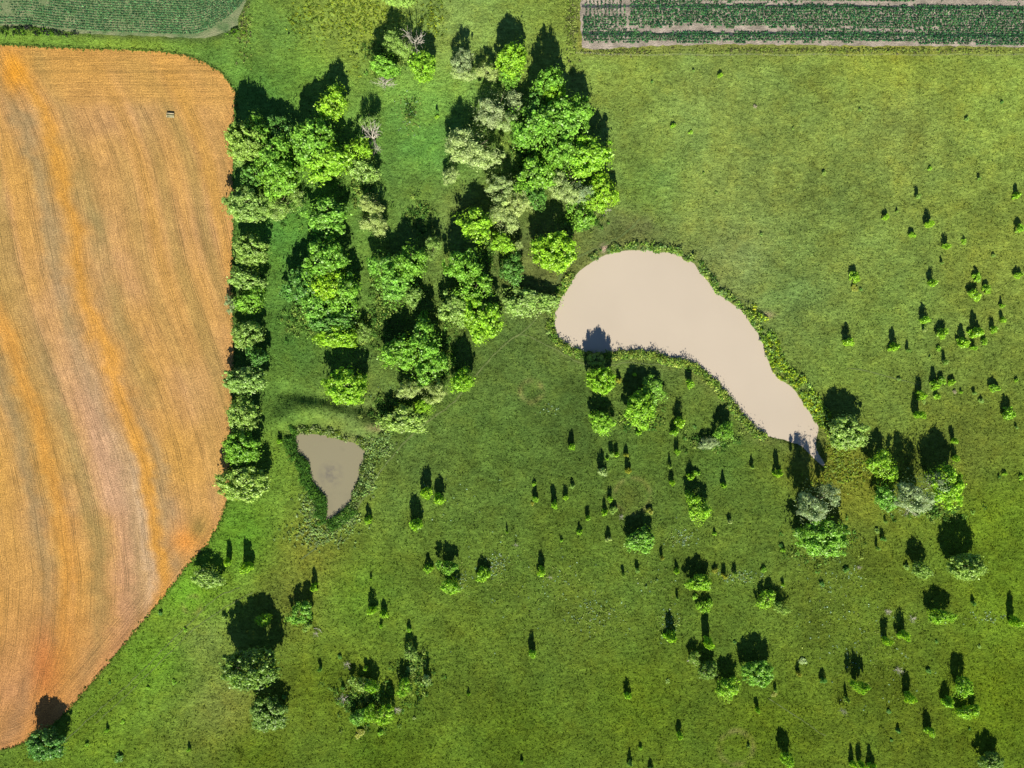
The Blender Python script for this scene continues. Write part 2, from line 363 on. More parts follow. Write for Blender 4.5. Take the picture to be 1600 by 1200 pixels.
k.bump(k.math('ADD', k.math('MULTIPLY', gr, .5), k.math('MULTIPLY', fine, .5)), .7, .3)
link('stubble_field', mk_mesh('stubble_field', V, F, c / FACT, {'flow': u * S, 'rim': np.where(py < 400, py, edge) * S, 'head': head}), k.m, kind='structure')

def soil_mat(ca=(98,130,72), cb=(158,164,116)):
    k = N('tilled soil'); tc = k.n('TexCoord').outputs['Object']; n = k.noise(.35, 4, .6, tc); n2 = k.noise(3, 3, .7, tc)
    c = k.mix(k.rng(n, .35, .65, 0, 1), alb(ca), alb(cb)); c = k.mul(c, k.rng(n2, .3, .7, .7, 1.25))
    k.l(c, k.b.inputs['Base Color']); k.b.inputs['Roughness'].default_value = .95; k.bump(n2, .8, .3); return k.m
M_SOIL = soil_mat(); M_SOIL2 = soil_mat((150,140,122), (206,190,170))
for nm, poly in (('crop_field_left', CROPL), ('crop_field_right', CROPR)):
    V, F = cdt_field(poly, 6, 0.03); link(nm, mk_mesh(nm, V, F), M_SOIL if poly is CROPL else M_SOIL2, kind='structure')

# paths
k = N('trodden earth'); tc = k.n('TexCoord').outputs['Object']
c = k.mix(k.rng(k.noise(.9, 4, .7, tc), .35, .65, 0, 1), alb((96,120,52)), alb((124,138,74)))
k.l(c, k.b.inputs['Base Color']); k.b.inputs['Roughness'].default_value = .95; k.bump(k.noise(4, 3, .7, tc), .5, .2); M_PATH = k.m
for i, pts in enumerate(PATHS):
    P = np.array(pts, float); Q = []
    for a, b in zip(P[:-1], P[1:]):
        n_ = max(2, int(np.hypot(*(b - a)) / 3))
        for j in range(n_): Q.append(a + (b - a) * j / n_)
    Q.append(P[-1]); Q = np.array(Q)
    for _ in range(3): Q[1:-1] = (Q[:-2] + Q[1:-1] * 2 + Q[2:]) / 4
    Q[:, 0] += 1.1 * vnoise(Q[:, 0], Q[:, 1], 9, i); Q[:, 1] += 1.1 * vnoise(Q[:, 0], Q[:, 1], 9, i + 30)
    X = gx(Q[:, 0]); Y = gy(Q[:, 1]); T = np.gradient(np.stack([X, Y], 1), axis=0); T /= np.linalg.norm(T, axis=1)[:, None]
    wd = (.17, .14, .2, .16, .11, .09, .08, .08, .1)[i] * (1 + .5 * vnoise(Q[:, 0], Q[:, 1], 6, 77)); wd[0] = wd[-1] = .02
    L = np.stack([X - T[:, 1] * wd, Y + T[:, 0] * wd], 1); R = np.stack([X + T[:, 1] * wd, Y - T[:, 0] * wd], 1)
    VV = np.concatenate([L, R]); z = height(VV[:, 0], VV[:, 1]) + 0.05; n_ = len(Q)
    Fq = np.array([(j, j + n_, j + 1 + n_, j + 1) for j in range(n_ - 1)])
    link('footpath', mk_mesh('footpath', np.column_stack([VV, z]), Fq), M_PATH, kind='structure')

# ------------------------------------------------------------------ leaf geometry
def leaves(C, Nrm, size, aspect=.6, r=rng):
    """one diamond leaf quad per centre"""
    n = len(C); Nrm = Nrm / (np.linalg.norm(Nrm, axis=1)[:, None] + 1e-9)
    t = r.normal(size=(n, 3)); t -= Nrm * np.sum(t * Nrm, 1)[:, None]; t /= np.linalg.norm(t, axis=1)[:, None] + 1e-9
    b = np.cross(Nrm, t); s = (size * r.uniform(.6, 1.35, n))[:, None] if np.isscalar(size) else (size * r.uniform(.6, 1.35, n))[:, None]
    V = np.stack([C - t * s, C - b * s * aspect, C + t * s, C + b * s * aspect], 1).reshape(-1, 3)
    return V, np.arange(n * 4).reshape(n, 4)
def lobe_cloud(LC, LR, n, size, aspect=.6, flat=.8, r=rng, up=.8):
    m = len(LC); d = r.normal(size=(m, n, 3)); d /= np.linalg.norm(d, axis=2)[:, :, None]
    rad = LR[:, None, None] * r.uniform(.45, 1.05, (m, n, 1)); P = LC[:, None, :] + d * rad * np.array([1, 1, flat])
    Nn = d * .7 + np.array([0, 0, up]) + r.normal(size=d.shape) * .55
    return leaves(P.reshape(-1, 3), Nn.reshape(-1, 3), size, aspect, r)
def crown_mesh(name, seed, lobes, n, size, lr=(.14, .27), aspect=.6, shape='round', gap=.0, wb=1.0):
    """unit crown: radius 1, height 0..1"""
    r = np.random.default_rng(seed); ph = r.uniform(0, 6.28, 4)
    LC = []; LR = []
    while len(LC) < lobes:
        d = r.normal(size=3); d /= np.linalg.norm(d); q = r.uniform(.25, 1) ** .45
        th = math.atan2(d[1], d[0]); wob = 1 + wb * (.16 * math.sin(2 * th + ph[0]) + .13 * math.sin(3 * th + ph[1]) + .1 * math.sin(5 * th + ph[2]))
        l = r.uniform(*lr)
        if shape == 'round': c = np.array([d[0] * q * (1 - l) * wob, d[1] * q * (1 - l) * wob, .5 + d[2] * q * (.5 - l * .4)])
        elif shape == 'spire':
            z = r.uniform(0.02, 1) ** 1.25; rr = (1.05 - z) ** .55 * math.sqrt(r.uniform(.2, 1)) * (1 - l) * wob
            c = np.array([math.cos(th) * rr, math.sin(th) * rr, z * .93]); l *= (1.15 - .6 * z)
        elif shape == 'bush':
            c = np.array([d[0] * q * (1 - l) * wob, d[1] * q * (1 - l) * wob, max(0.08, .15 + abs(d[2]) * q * (.8 - l * .5))])
        elif shape == 'tall':
            z = r.uniform(.05, 1); rr = math.sin(math.pi * min(1, z * .8 + .12)) ** .6 * math.sqrt(r.uniform(.1, 1)) * (1 - l) * wob
            c = np.array([math.cos(th) * rr, math.sin(th) * rr, z * .92])
        if gap and vnoise(np.array([c[0]]), np.array([c[1]]), .45, seed)[0] < -gap: continue
        LC.append(c); LR.append(l)
    V, F = lobe_cloud(np.array(LC), np.array(LR), n, size, aspect, .85 if shape != 'spire' else .5, r)
    if lobes > 50:      # loose twigs with leaves standing out of the crown
        m = 700; d = r.normal(size=(m, 3)); d /= np.linalg.norm(d, axis=1)[:, None]; th = np.arctan2(d[:, 1], d[:, 0])
        wob = 1 + wb * (.16 * np.sin(2 * th + ph[0]) + .13 * np.sin(3 * th + ph[1]) + .1 * np.sin(5 * th + ph[2])); q = r.uniform(.6, 1.04, m) * wob
        V2, F2 = leaves(np.stack([d[:, 0] * q, d[:, 1] * q, .5 + d[:, 2] * q * .46], 1), d + r.normal(size=d.shape) * .5 + [0, 0, .6], size, aspect, r)
        F = np.concatenate([F, F2 + len(V)]); V = np.concatenate([V, V2])
    V[:, 2] = np.maximum(V[:, 2], .0)
    return mk_mesh(name, V, F)
def tubes(segs, sides=5):
    """segs: list of (p0, r0, p1, r1)"""
    Vs = []; Fs = []; off = 0
    for p0, r0, p1, r1 in segs:
        p0 = np.array(p0, float); p1 = np.array(p1, float); d = p1 - p0; d /= np.linalg.norm(d) + 1e-9
        a = np.cross(d, [0, 0, 1] if abs(d[2]) < .9 else [1, 0, 0]); a /= np.linalg.norm(a); b = np.cross(d, a)
        th = np.arange(sides) * 2 * math.pi / sides; ring = np.cos(th)[:, None] * a + np.sin(th)[:, None] * b
        Vs += [p0 + ring * r0, p1 + ring * r1]
        Fs += [(off + i, off + (i + 1) % sides, off + sides + (i + 1) % sides, off + sides + i) for i in range(sides)]
        off += 2 * sides
    return np.concatenate(Vs), np.array(Fs)
def trunk_segs(r, limbs=5, depth=1, spread=.6):
    """unit tree: height 1, crown radius 1 horizontally is scaled by the caller"""
    segs = []; p = np.array([0, 0, -.03]); rad = .035
    pts = [p]
    for i in range(4):
        q = p + np.array([r.normal() * .012, r.normal() * .012, .17]); segs.append((p, rad, q, rad * .8)); p = q; rad *= .8; pts.append(p)
    for i in range(limbs):
        a = r.uniform(0, 6.28) + i * 2.4; s = pts[1 + i % 4]; L = r.uniform(.6, 1) * spread
        m_ = s + np.array([math.cos(a) * L * .45, math.sin(a) * L * .45, .13]); e = m_ + np.array([math.cos(a + .3) * L * .5, math.sin(a + .3) * L * .5, .12])
        segs += [(s, .02, m_, .013), (m_, .013, e, .005)]
    return segs
def dead_mesh(name, seed, n1=9, n2=6):
    r = np.random.default_rng(seed); segs = [((0, 0, -.03), .05, (0.02, .01, .35), .035)]
    for i in range(n1):
        a = i * 2.4 + r.uniform(-.4, .4); e = r.uniform(.25, 1.2); L = r.uniform(.55, .95)
        d = np.array([math.cos(a) * math.cos(e), math.sin(a) * math.cos(e), math.sin(e) * .8])
        s = np.array([0.01, 0, r.uniform(.15, .4)]); m_ = s + d * L * .5; t = m_ + d * L * .5 + r.normal(size=3) * .08
        segs += [(s, .026, m_, .018), (m_, .018, t, .008)]
        for j in range(n2):
            q = s + (t - s) * r.uniform(.3, .95); dd = d + r.normal(size=3) * .6; dd /= np.linalg.norm(dd)
            q2 = q + dd * r.uniform(.15, .38); segs.append((q, .011, q2, .005))
            q3 = q2 + (dd + r.normal(size=3) * .6) * .12; segs.append((q2, .008, q3, .004))
    V, F = tubes(segs, 3); return mk_mesh(name, V, F)

CROWNS = {
 'broad': [crown_mesh('crown', 100 + i, 120, 92, .05, (.08, .21), gap=.45) for i in range(6)],
 'dome': [crown_mesh('crown', 400 + i, 135, 92, .044, (.08, .19), wb=.45) for i in range(4)],
 'loose': [crown_mesh('crown', 130 + i, 90, 80, .05, (.07, .19), gap=.2) for i in range(5)],
 'willow': [crown_mesh('crown', 160 + i, 85, 145, .038, (.08, .22), .35, gap=.3) for i in range(5)],
 'tall': [crown_mesh('crown', 190 + i, 60, 60, .07, (.14, .26), shape='tall') for i in range(3)],
 'bush': [crown_mesh('foliage', 220 + i, 30, 46, .095, (.18, .34), shape='bush') for i in range(6)],
 'tallbush': [crown_mesh('foliage', 280 + i, 34, 30, .12, (.22, .4), shape='tall') for i in range(6)],
 'spire': [crown_mesh('foliage', 250 + i, 34, 26, .13, (.2, .36), shape='spire') for i in range(6)],
}
for v in CROWNS.values():
    for m in v: m.materials.append(None)
DEAD = [dead_mesh('branches', 300 + i, 11, 8) for i in range(4)]
_r = np.random.default_rng(5)
TRUNKS = [mk_mesh('trunk', *tubes(trunk_segs(_r, 6))) for _ in range(5)]
for m in DEAD + TRUNKS: m.materials.append(None)

def leaf_mat(name, col, var=.38, warm=.07, trans=.4):
    k = N(name); g = k.n('NewGeometry'); tc = k.n('TexCoord').outputs['Object']
    f = k.rng(g.outputs['Random Per Island'], 0, 1, 1 - var, 1 + var)
    nz = k.noise(3.2, 2, .5, tc); f = k.math('MULTIPLY', f, k.rng(nz, .3, .7, .72, 1.28))
    base = alb(col); oi = k.n('ObjectInfo').outputs['Random']
    c = k.mix(oi, base * np.array([1 - warm, 1 - warm * .4, 1.05]), base * np.array([1 + warm, 1 + warm * .4, .9]))
    c = k.mul(c, f)
    tr = k.n('BsdfTranslucent'); df = k.n('BsdfDiffuse'); mx = k.n('MixShader'); mx.inputs[0].default_value = trans
    tcx = k.mix(1.0, c, (1.25, 1.15, .5), 'MULTIPLY')
    k.l(tcx, tr.inputs[0]); k.l(c, df.inputs[0]); k.l(df.outputs[0], mx.inputs[1]); k.l(tr.outputs[0], mx.inputs[2])
    gl = k.n('BsdfGlossy'); gl.inputs['Roughness'].default_value = .45; m2 = k.n('MixShader'); m2.inputs[0].default_value = .03
    k.l(mx.outputs[0], m2.inputs[1]); k.l(gl.outputs[0], m2.inputs[2]); k.l(m2.outputs[0], k.out.inputs[0]); k.t.nodes.remove(k.b)
    return k.m
LEAF = {n: leaf_mat(n + ' leaves', c) for n, c in {
 'lime': (196,254,70), 'green': (170,234,82), 'dark': (140,204,86), 'olive': (196,238,114), 'cream': (226,252,158),
 'grey': (212,238,172), 'yellow': (200,255,64), 'blue': (162,206,90), 'pink': (225,220,180), 'gold': (205,215,80)}.items()}
def bark_mat(name, col):
    k = N(name); n = k.noise(6, 3, .6, k.n('TexCoord').outputs['Object'])
    k.l(k.mix(k.rng(n, .35, .65, 0, 1), alb(col, .75), alb(col, 1.25)), k.b.inputs['Base Color']); k.b.inputs['Roughness'].default_value = .9; return k.m
BARK = bark_mat('bark', (120,105,85)); PALEBARK = bark_mat('bleached dead wood', (236,226,205))
ADJ = {'lime': 'bright lime-green', 'green': 'mid-green', 'dark': 'dark green', 'olive': 'olive-green', 'cream': 'pale cream-green', 'grey': 'grey-green', 'yellow': 'vivid yellow-green', 'blue': 'blue-green', 'pink': 'dry pinkish', 'gold': 'golden-yellow'}

HG = 'trees in the row along the stubble field'
def solve_h(x, y, r, tipy, kind):
    """height (m) so that the shadow of a plant whose crown shows at (x,y) ends at tipy"""
    lo, hi = .2, 22.; rm = r * S
    for _ in range(40):
        h = (lo + hi) / 2; zc = h * .55
        gyp = 600 + (y - 600) * (1 - zc / CAMH)
        if kind in ('spire', 'tall'): L = h * COT * .97 + rm * .1
        else: L = zc * COT + math.sqrt((.42 * h * COT) ** 2 + (rm * .85) ** 2)
        tip = gyp - L / S
        if tip > tipy: lo = h
        else: hi = h
    return h
cnt = [0]; KR = 1.1
def plant(x, y, r, shape, color, h, label, cat, group=None, name=None, ry=None, parts=True, low=.0):
    cnt[0] += 1; i = cnt[0]; rr = random.Random(i * 7919)
    zc = h * (.5 + low * .5) if shape != 'spire' else h * .35
    X = gx(x) * (1 - zc / CAMH); Y = gy(y) * (1 - zc / CAMH)
    z = float(height(np.array([X]), np.array([Y]))[0]); kr = 1.02 if group == HG else KR; rm = r * S * kr; ym = (ry or r) * S * kr
    rot = rr.uniform(0, 6.28) if ry is None else 0
    if not parts:
        me = CROWNS[shape][i % len(CROWNS[shape])]
        o = bpy.data.objects.new(name, me); COL.objects.link(o); o.material_slots[0].link = 'OBJECT'; o.material_slots[0].material = LEAF[color]
        o.location = (X, Y, z - .03); o.rotation_euler = (0, 0, rot); o.scale = (rm, ym, h); tag(o, label, cat, group); return o
    root = bpy.data.objects.new(name, None); COL.objects.link(root); root.location = (X, Y, z); root.rotation_euler = (0, 0, rot); root.empty_display_size = .5
    tag(root, label, cat, group)
    if shape == 'dead':
        o = bpy.data.objects.new('branches', DEAD[i % len(DEAD)]); o.scale = (rm, ym, h); mt = PALEBARK
        COL.objects.link(o); o.parent = root; o.material_slots[0].link = 'OBJECT'; o.material_slots[0].material = mt
        return root
    o = bpy.data.objects.new('trunk', TRUNKS[i % len(TRUNKS)]); COL.objects.link(o); o.parent = root; o.scale = (rm, ym, h)
    o.material_slots[0].link = 'OBJECT'; o.material_slots[0].material = BARK
    o = bpy.data.objects.new('crown', CROWNS[shape][i % len(CROWNS[shape])]); COL.objects.link(o); o.parent = root
    z0 = h * low; o.location = (0, 0, z0); o.scale = (rm, ym, h - z0)
    o.material_slots[0].link = 'OBJECT'; o.material_slots[0].material = LEAF[color]
    return root

# ------------------------------------------------------------------ the named trees
HG = 'trees in the row along the stubble field'; WG = 'trees of the copse left of the grass lane'; EG = 'trees of the copse above the large pond'; MG = 'single trees standing in the meadow'
# x, y, radius, shape, colour, height m (or negative = shadow tip y), label, group[, ry]
T = [
 (382,222,32,'broad','olive',-128,'olive-green tree at the top end of the row beside the stubble field',HG,28),
 (376,248,12,'loose','olive',5,'low olive tree tucked under the top tree of the field-edge row',HG),
 (396,276,22,'loose','dark',7,'darker, sparser tree second from the top of the field-edge row',HG),
 (386,320,36,'broad','olive',8.5,'wide olive tree in the field-edge row, left of the sprawling pale bush',HG,31),
 (392,391,31,'broad','olive',8,'olive tree in the field-edge row, left of the narrow grass strip',HG,25),
 (384,436,34,'loose','olive',7.5,'wide flat olive tree in the row, directly above the pale-sided one',HG,18),
 (390,470,24,'loose','green',7,'thin green tree of the row with a pale grey patch on its field side',HG),
 (359,473,10,'willow','grey',4,'pale grey-green bush poking into the stubble field from the row',HG,15),
 (386,523,25,'broad','olive',7.5,'compact rounded olive tree standing fifth from the bottom of the field-edge row',HG),
 (400,556,17,'loose','dark',7,'added dark green crown standing in for the shadow between two rounder row trees',HG),  # dark crown added where only shadow lies between the row trees
 (384,595,35,'broad','olive',8,'fourth tree from the bottom of the row beside the stubble field',HG,25),
 (379,648,28,'broad','olive',8,'third tree from the bottom of the row beside the stubble field',HG),
 (377,700,33,'broad','green',8.5,'second tree from the bottom of the row beside the stubble field',HG,27),
 (380,756,42,'broad','olive',8.5,'broad olive tree at the bottom end of the row beside the stubble field',HG,31),
 (430,250,30,'broad','green',10,'green tree right of the topmost row tree, level with it',WG),
 (437,280,32,'broad','green',9,'green tree just below and right of the row\'s second tree',WG),
 (438,318,34,'willow','olive',4,'low sprawling pale green bush inside the copse edge',WG,26),
 (487,220,34,'broad','green',-130,'tall bright tree at the top of the left copse, deep shade above it',WG),
 (513,252,36,'broad','lime',10,'large lime-green tree in the middle top of the left copse',WG,30),
 (560,234,19,'loose','lime',8,'slim lime tree beside the bleached dead tree',WG),
 (568,265,26,'loose','olive',6,'dull olive tree just below the bleached dead tree',WG,20),
 (519,163,25,'loose','lime',-100,'isolated lime tree floating in deep shade above the left copse',WG),
 (400,208,24,'loose','green',-136,'shaded tall tree at the copse corner beside the field\'s rounded corner',WG),
 (440,205,24,'loose','dark',-155,'dark shaded tree left of the tall bright tree of the left copse',WG),
 (577,190,15,'willow','olive',7,'small olive crown directly above the bleached dead tree',WG),
 (581,214,22,'dead','pink',8,'bleached white dead tree with bare spreading branches',None,31),
 (601,130,20,'dead','pink',3.2,'heap of bare grey dead branches on the grass above the bleached dead tree',None,15),
 (645,66,21,'dead','pink',10,'tall dead tree with pinkish bare twigs near the top edge of the photo',None,25),
 (509,338,38,'broad','green',8,'mid-green tree in the centre of the left copse under a round shadow',WG,28),
 (580,320,19,'willow','cream',8,'pale cream-green tree at the right edge of the left copse, upper half',WG,15),
 (584,350,22,'willow','cream',7,'pale cream-green tree at the right edge of the left copse, lower half',WG,18),
 (506,405,32,'broad','green',11,'upper crown of the biggest tree clump in the left copse',WG),
 (472,445,30,'loose','dark',9,'dark left-hand tree of the big clump in the left copse',WG),
 (512,447,26,'broad','yellow',10,'tree with a vivid yellow-green top in the big clump of the left copse',WG),
 (535,462,30,'broad','green',9,'right-hand tree of the big clump in the left copse',WG),
 (500,478,32,'loose','green',8,'lowest sprawling tree of the big clump in the left copse',WG),
 (520,505,34,'loose','dark',8,'dark shaded tree between the big clump and the yellow-green mound',WG,20),
 (527,526,29,'broad','yellow',8,'yellow-green mound-like tree below the big clump in the left copse',WG,20),
 (568,520,15,'willow','olive',4,'thin pale bush right of the yellow-green mound in the left copse',WG),
 (540,604,33,'broad','lime',9.5,'round lime tree standing alone above the small pond',WG,30),
 (642,410,26,'broad','green',10,'bright top tree of the middle clump, below a block of deep shade',WG),
 (612,432,36,'loose','green',8.5,'broad loose green tree on the left of the middle clump',WG),
 (646,462,16,'broad','olive',7,'small round tree at the lower right of the middle clump',WG),
 (662,493,8,'loose','green',5,'tiny sunlit tree top poking out of the deep shade below the middle clump',WG),
 (664,535,28,'broad','green',11,'tall green tree on the right of the lower middle clump',WG),
 (624,552,32,'broad','green',9,'green tree on the left of the lower middle clump',WG,24),
 (672,572,28,'loose','green',8,'low green tree at the lower right of the lower middle clump',WG),
 (680,612,20,'willow','cream',8,'cream-coloured tree with pale twigs beside the footpath, right one of the pair',WG),
 (640,608,20,'willow','cream',8,'cream-coloured tree above the olive bush, left one of the pair',WG,16),
 (632,656,34,'broad','olive',6,'spreading olive bush where the dam meets the footpath',WG,24),
 (663,635,14,'loose','yellow',6,'yellow-green tree top between the cream pair and the footpath',WG),
 (722,595,19,'broad','lime',9.5,'round lime tree on the footpath\'s left side below a long narrow shadow',WG),
 (725,416,27,'broad','green',12,'dark-rimmed round green tree surrounded by shadow left of the curved grass strip',EG),
 (741,452,30,'loose','green',9,'spreading green tree in the clump left of the curved grass strip',EG,20),
 (716,484,30,'broad','olive',8,'dull olive tree at the lower left of the clump beside the curved grass strip',EG),
 (752,498,33,'broad','yellow',9,'large vivid yellow-green tree at the lower end of its clump, near the path fork',EG),
 (823,474,38,'broad','olive',4.5,'low wide pale green bush between the curved grass strip and the large pond',EG,26),
 (867,393,34,'broad','yellow',10,'round brilliant yellow-green tree nearest the large pond\'s upper left shore',EG,32),
 (742,350,30,'broad','lime',8.5,'lime tree at the left edge of the right copse, beside a cream one',EG,24),
 (786,344,24,'willow','cream',7,'cream tree right next to the lime one at the right copse\'s left edge',EG),
 (785,380,18,'broad','lime',6,'small lime tree at the lower tip of the cream trees',EG),
 (806,384,10,'willow','cream',5,'smallest cream bush at the head of the dark hollow left of the brilliant tree',EG),
 (800,420,21,'loose','dark',6,'shaded thin green tree in the dark hollow left of the brilliant yellow-green tree',EG),
 (704,274,14,'willow','cream',4.5,'small cream bush with bare twigs standing out in the grass lane',EG),
 (740,232,42,'willow','cream',10.5,'largest cream tree, at the left edge of the right copse beside the grass lane',EG,32),
 (713,222,16,'willow','cream',8,'small cream tree attached to the left of the largest cream tree',EG),
 (776,168,34,'willow','grey',9,'pale grey-green tree in the upper middle of the right copse',EG,30),
 (795,190,18,'willow','cream',9,'cream tree touching the big bright oak-like trees of the right copse on their left',EG),
 (722,96,19,'willow','grey',8,'grey-green willow-like tree near the top, left one above the cream pair',EG),
 (724,114,20,'willow','cream',6,'pale cream tree at the top of the right copse, left of its twin',EG,12),
 (760,112,18,'willow','cream',6,'pale cream tree at the top of the right copse, right of its twin',EG,14),
 (800,94,26,'broad','lime',10,'lime-green tree at the top right of the upper cream trees',EG),
 (798,118,18,'loose','green',7,'lower green tree just under the topmost lime tree of the right copse',EG),
 (660,103,22,'broad','lime',8,'round lime tree alone in the grass lane below the tall dead tree',EG),
 (622,68,24,'willow','olive',9,'olive tree with cream patches touching the tall dead tree on its left',EG,20),
 (600,103,24,'loose','green',-38,'thin green tree directly above the heap of dead branches',EG,15),
 (625,-5,24,'loose','olive',12,'tree cut by the top edge of the photo, right above the tall dead tree',EG,12),
 (858,128,24,'loose','green',13,'uppermost bright tree of the right copse, surrounded by shade',EG,18),
 (866,150,17,'loose','lime',10,'small lime tree below the uppermost tree of the right copse',EG),
 (838,165,20,'loose','dark',9,'dark shaded tree on the inner side of the right copse\'s uppermost tree',EG),
 (834,204,36,'broad','green',11,'large green tree at the middle left of the dense right copse',EG),
 (872,190,40,'broad','green',12,'biggest dense green tree in the upper right copse',EG,34),
 (900,182,28,'broad','green',10,'green tree at the upper right rim of the dense right copse',EG),
 (878,238,30,'broad','green',11,'green tree in the middle of the dense right copse, above a dark gap',EG),
 (922,245,36,'broad','lime',10.5,'bright lime tree on the right rim of the dense right copse',EG,30),
 (838,275,31,'broad','green',9,'soft green tree left of the dark gap in the right copse',EG),
 (836,308,18,'broad','dark',8,'dark green tree just below the soft green one in the right copse',EG),
 (782,294,26,'willow','cream',9,'cream tree in the middle left of the right copse, upper of two',EG,20),
 (804,318,28,'willow','cream',8,'cream tree in the middle left of the right copse, lower of two',EG,24),
 (884,292,26,'willow','cream',9,'cream tree deep in the right copse below the dark gap',EG,27),
 (910,302,18,'willow','grey',7,'grey-green twiggy tree near the right copse\'s lower rim',EG),
 (942,296,24,'loose','yellow',7,'yellow-green tree at the lower right corner of the right copse',EG),
 (928,312,20,'loose','lime',6,'low lime tree under the corner tree of the right copse',EG),
 (943,326,12,'dead','pink',3,'small bare grey bush at the lower right corner of the right copse',None),
 (905,336,22,'loose','green',6,'low green tree at the lower rim of the right copse above the pond\'s trodden bank',EG),
 (921,348,7,'willow','olive',2.5,'small pale round bush between the right copse and the large pond',EG),
 (676,388,17,'willow','olive',-338,'small olive tree at the foot of the grass lane',EG),
 (940,594,22,'broad','lime',-514,'round lime tree under the large pond whose shadow falls on the water',MG),
 (933,563,13,'loose','olive',4,'small olive bush between the pond shore and the round lime tree',MG),
 (941,661,19,'broad','lime',-616,'lime tree with an oval shadow, second below the large pond\'s lower left shore',MG),
 (1020,612,21,'broad','green',-576,'taller dark green tree of the dense pair below the large pond',MG),
 (1001,640,26,'broad','lime',8,'lime tree of the dense pair below the large pond, lower left one',MG,28),
 (1132,674,14,'loose','green',-633,'small green tree with a pointed shadow near the pond\'s lower shore',MG),
 (1108,692,16,'willow','grey',-664,'pale silvery bush with a dark slanting shadow left of the pointed-shadow tree',MG,11),
 (1092,795,20,'broad','lime',-742,'lime tree with a wide square shadow in the middle of the meadow',MG),
 (1001,846,25,'broad','green',-797,'green tree with a two-lobed slanting shadow in the central meadow',MG,18),
 (1276,783,30,'willow','grey',-672,'grey-green tree with a very long shadow at the tip of the large pond',MG,30),
 (1286,840,40,'broad','green',9,'broad green tree just below the grey-green tree at the pond tip',MG,32),
 (1325,676,33,'broad','olive',-608,'round olive tree right of the large pond\'s narrow end',MG,26),
 (1380,728,22,'loose','lime',-676,'lime tree left of the half-dead tree, upper of two',MG),
 (1384,776,20,'loose','green',5,'low green tree left of the half-dead tree, lower of two',MG,22),
 (1438,768,40,'willow','grey',-665,'large half-dead tree with a grey twiggy side and a huge shadow',MG,32),
 (1478,758,27,'broad','lime',-672,'leafy lime tree fused to the right side of the half-dead tree',MG,30),
 (1420,795,16,'dead','pink',5,'bare grey branches at the lower left foot of the half-dead tree',None,12),
 (1512,886,27,'broad','olive',-802,'olive tree with a long leaning shadow near the right edge',MG,22),
 (1440,890,17,'loose','olive',-838,'small olive tree with an upright dark shadow left of the leaning-shadow tree',MG,13),
 (1470,964,18,'broad','lime',-914,'small lime tree with a square black shadow below the leaning-shadow tree',MG,13),
 (1185,1052,24,'broad','green',-990,'round green tree with the largest shadow in the lower centre-right meadow',MG,22),
 (1137,1076,18,'broad','lime',-1026,'lime tree just left and below the round green one at bottom centre-right',MG),
 (1107,1048,15,'broad','blue',-1000,'blue-green tree, third from the right in the bottom centre-right trio',MG),
 (1085,1030,11,'willow','olive',-996,'pale little tree with a white bent branch beside the blue-green one',MG),
 (1093,911,18,'broad','lime',-866,'lime tree with a tall spiky shadow, lower centre of the meadow',MG,14),
 (1101,949,11,'loose','lime',-925,'small lime tree at the lower end of the vertical clump in the lower centre',MG),
 (1197,938,16,'loose','lime',-904,'lime shrub clump with several crowns in shadow, lower centre-right',MG,14),
 (1222,950,14,'willow','olive',-912,'pale flat bush right of the multi-crowned lime shrub',MG,10),
 (1504,1074,15,'loose','lime',-1022,'upper tree of the lime group with dark hollow at lower right',MG),
 (1512,1112,18,'loose','yellow',4,'yellow-green lower tree of the lime group with dark hollow at lower right',MG,12),
 (1549,1188,17,'broad','blue',-1140,'tree with a big black slanting shadow in the bottom right corner',MG,14),
 (1230,1187,11,'loose','lime',-1140,'lime tree with a tall shadow at the bottom edge, right of centre',MG),
 (1343,1073,13,'loose','lime',-1014,'lime tree under a tall stepped shadow, lower right meadow',MG,9),
 (392,1046,43,'broad','blue',-928,'largest lone dark tree at the lower left with a huge oval shadow',MG,33),
 (411,969,11,'loose','lime',-928,'small lime tree standing in the huge shadow at the lower left',MG),
 (419,1116,31,'broad','blue',-1056,'dark blue-green tree directly below the largest lone tree at the lower left',MG,26),
 (468,960,20,'loose','green',-911,'leafy tree with a tall blocky shadow right of the largest lone tree',MG,17),
 (479,979,8,'loose','olive',3,'little olive bush at the foot of the blocky-shadow tree',MG),
 (323,902,27,'loose','olive',-853,'flat pale bush with a dark round shadow at the stubble field\'s edge',MG,16),
 (71,1163,31,'broad','dark',-1090,'dark tree in the bottom left corner casting its shadow on the stubble',MG,24),
 (641,1020,12,'loose','olive',-986,'small olive tree above the ragged shrub group, bottom left of centre',MG),
 (630,1076,11,'loose','lime',-1029,'upright lime bush under an L-shaped shadow, bottom left of centre',MG,14),
 (562,1068,17,'loose','olive',-1036,'ragged olive shrub, upper left of the group at the bottom left of centre',MG,11),
 (580,1073,12,'loose','lime',-1030,'lime shrub fused to the right of the ragged olive one',MG,9),
 (560,1121,13,'loose','green',-1085,'green shrub at the lower left of the group at the bottom left of centre',MG,14),
 (577,1116,10,'loose','lime',-1079,'narrow lime shrub in the middle of the lower row of that bottom group',MG,14),
 (601,1118,16,'loose','lime',-1068,'lime shrub on the right of the lower row, beside grey twigs',MG,15),
 (697,886,16,'loose','green',5,'green tree with a pointed shadow, upper of two in the left centre meadow',MG,11),
 (703,916,17,'loose','lime',4.6,'lime tree directly under the pointed-shadow green one',MG,12),
]
DOME = {(392,1046),(419,1116),(1325,676),(1185,1052),(540,604),(867,393),(940,594),(71,1163),(1512,886),(1286,840),(382,222),(386,320),(392,391),(386,523),(384,595),(379,648),(377,700),(380,756),(660,103)}
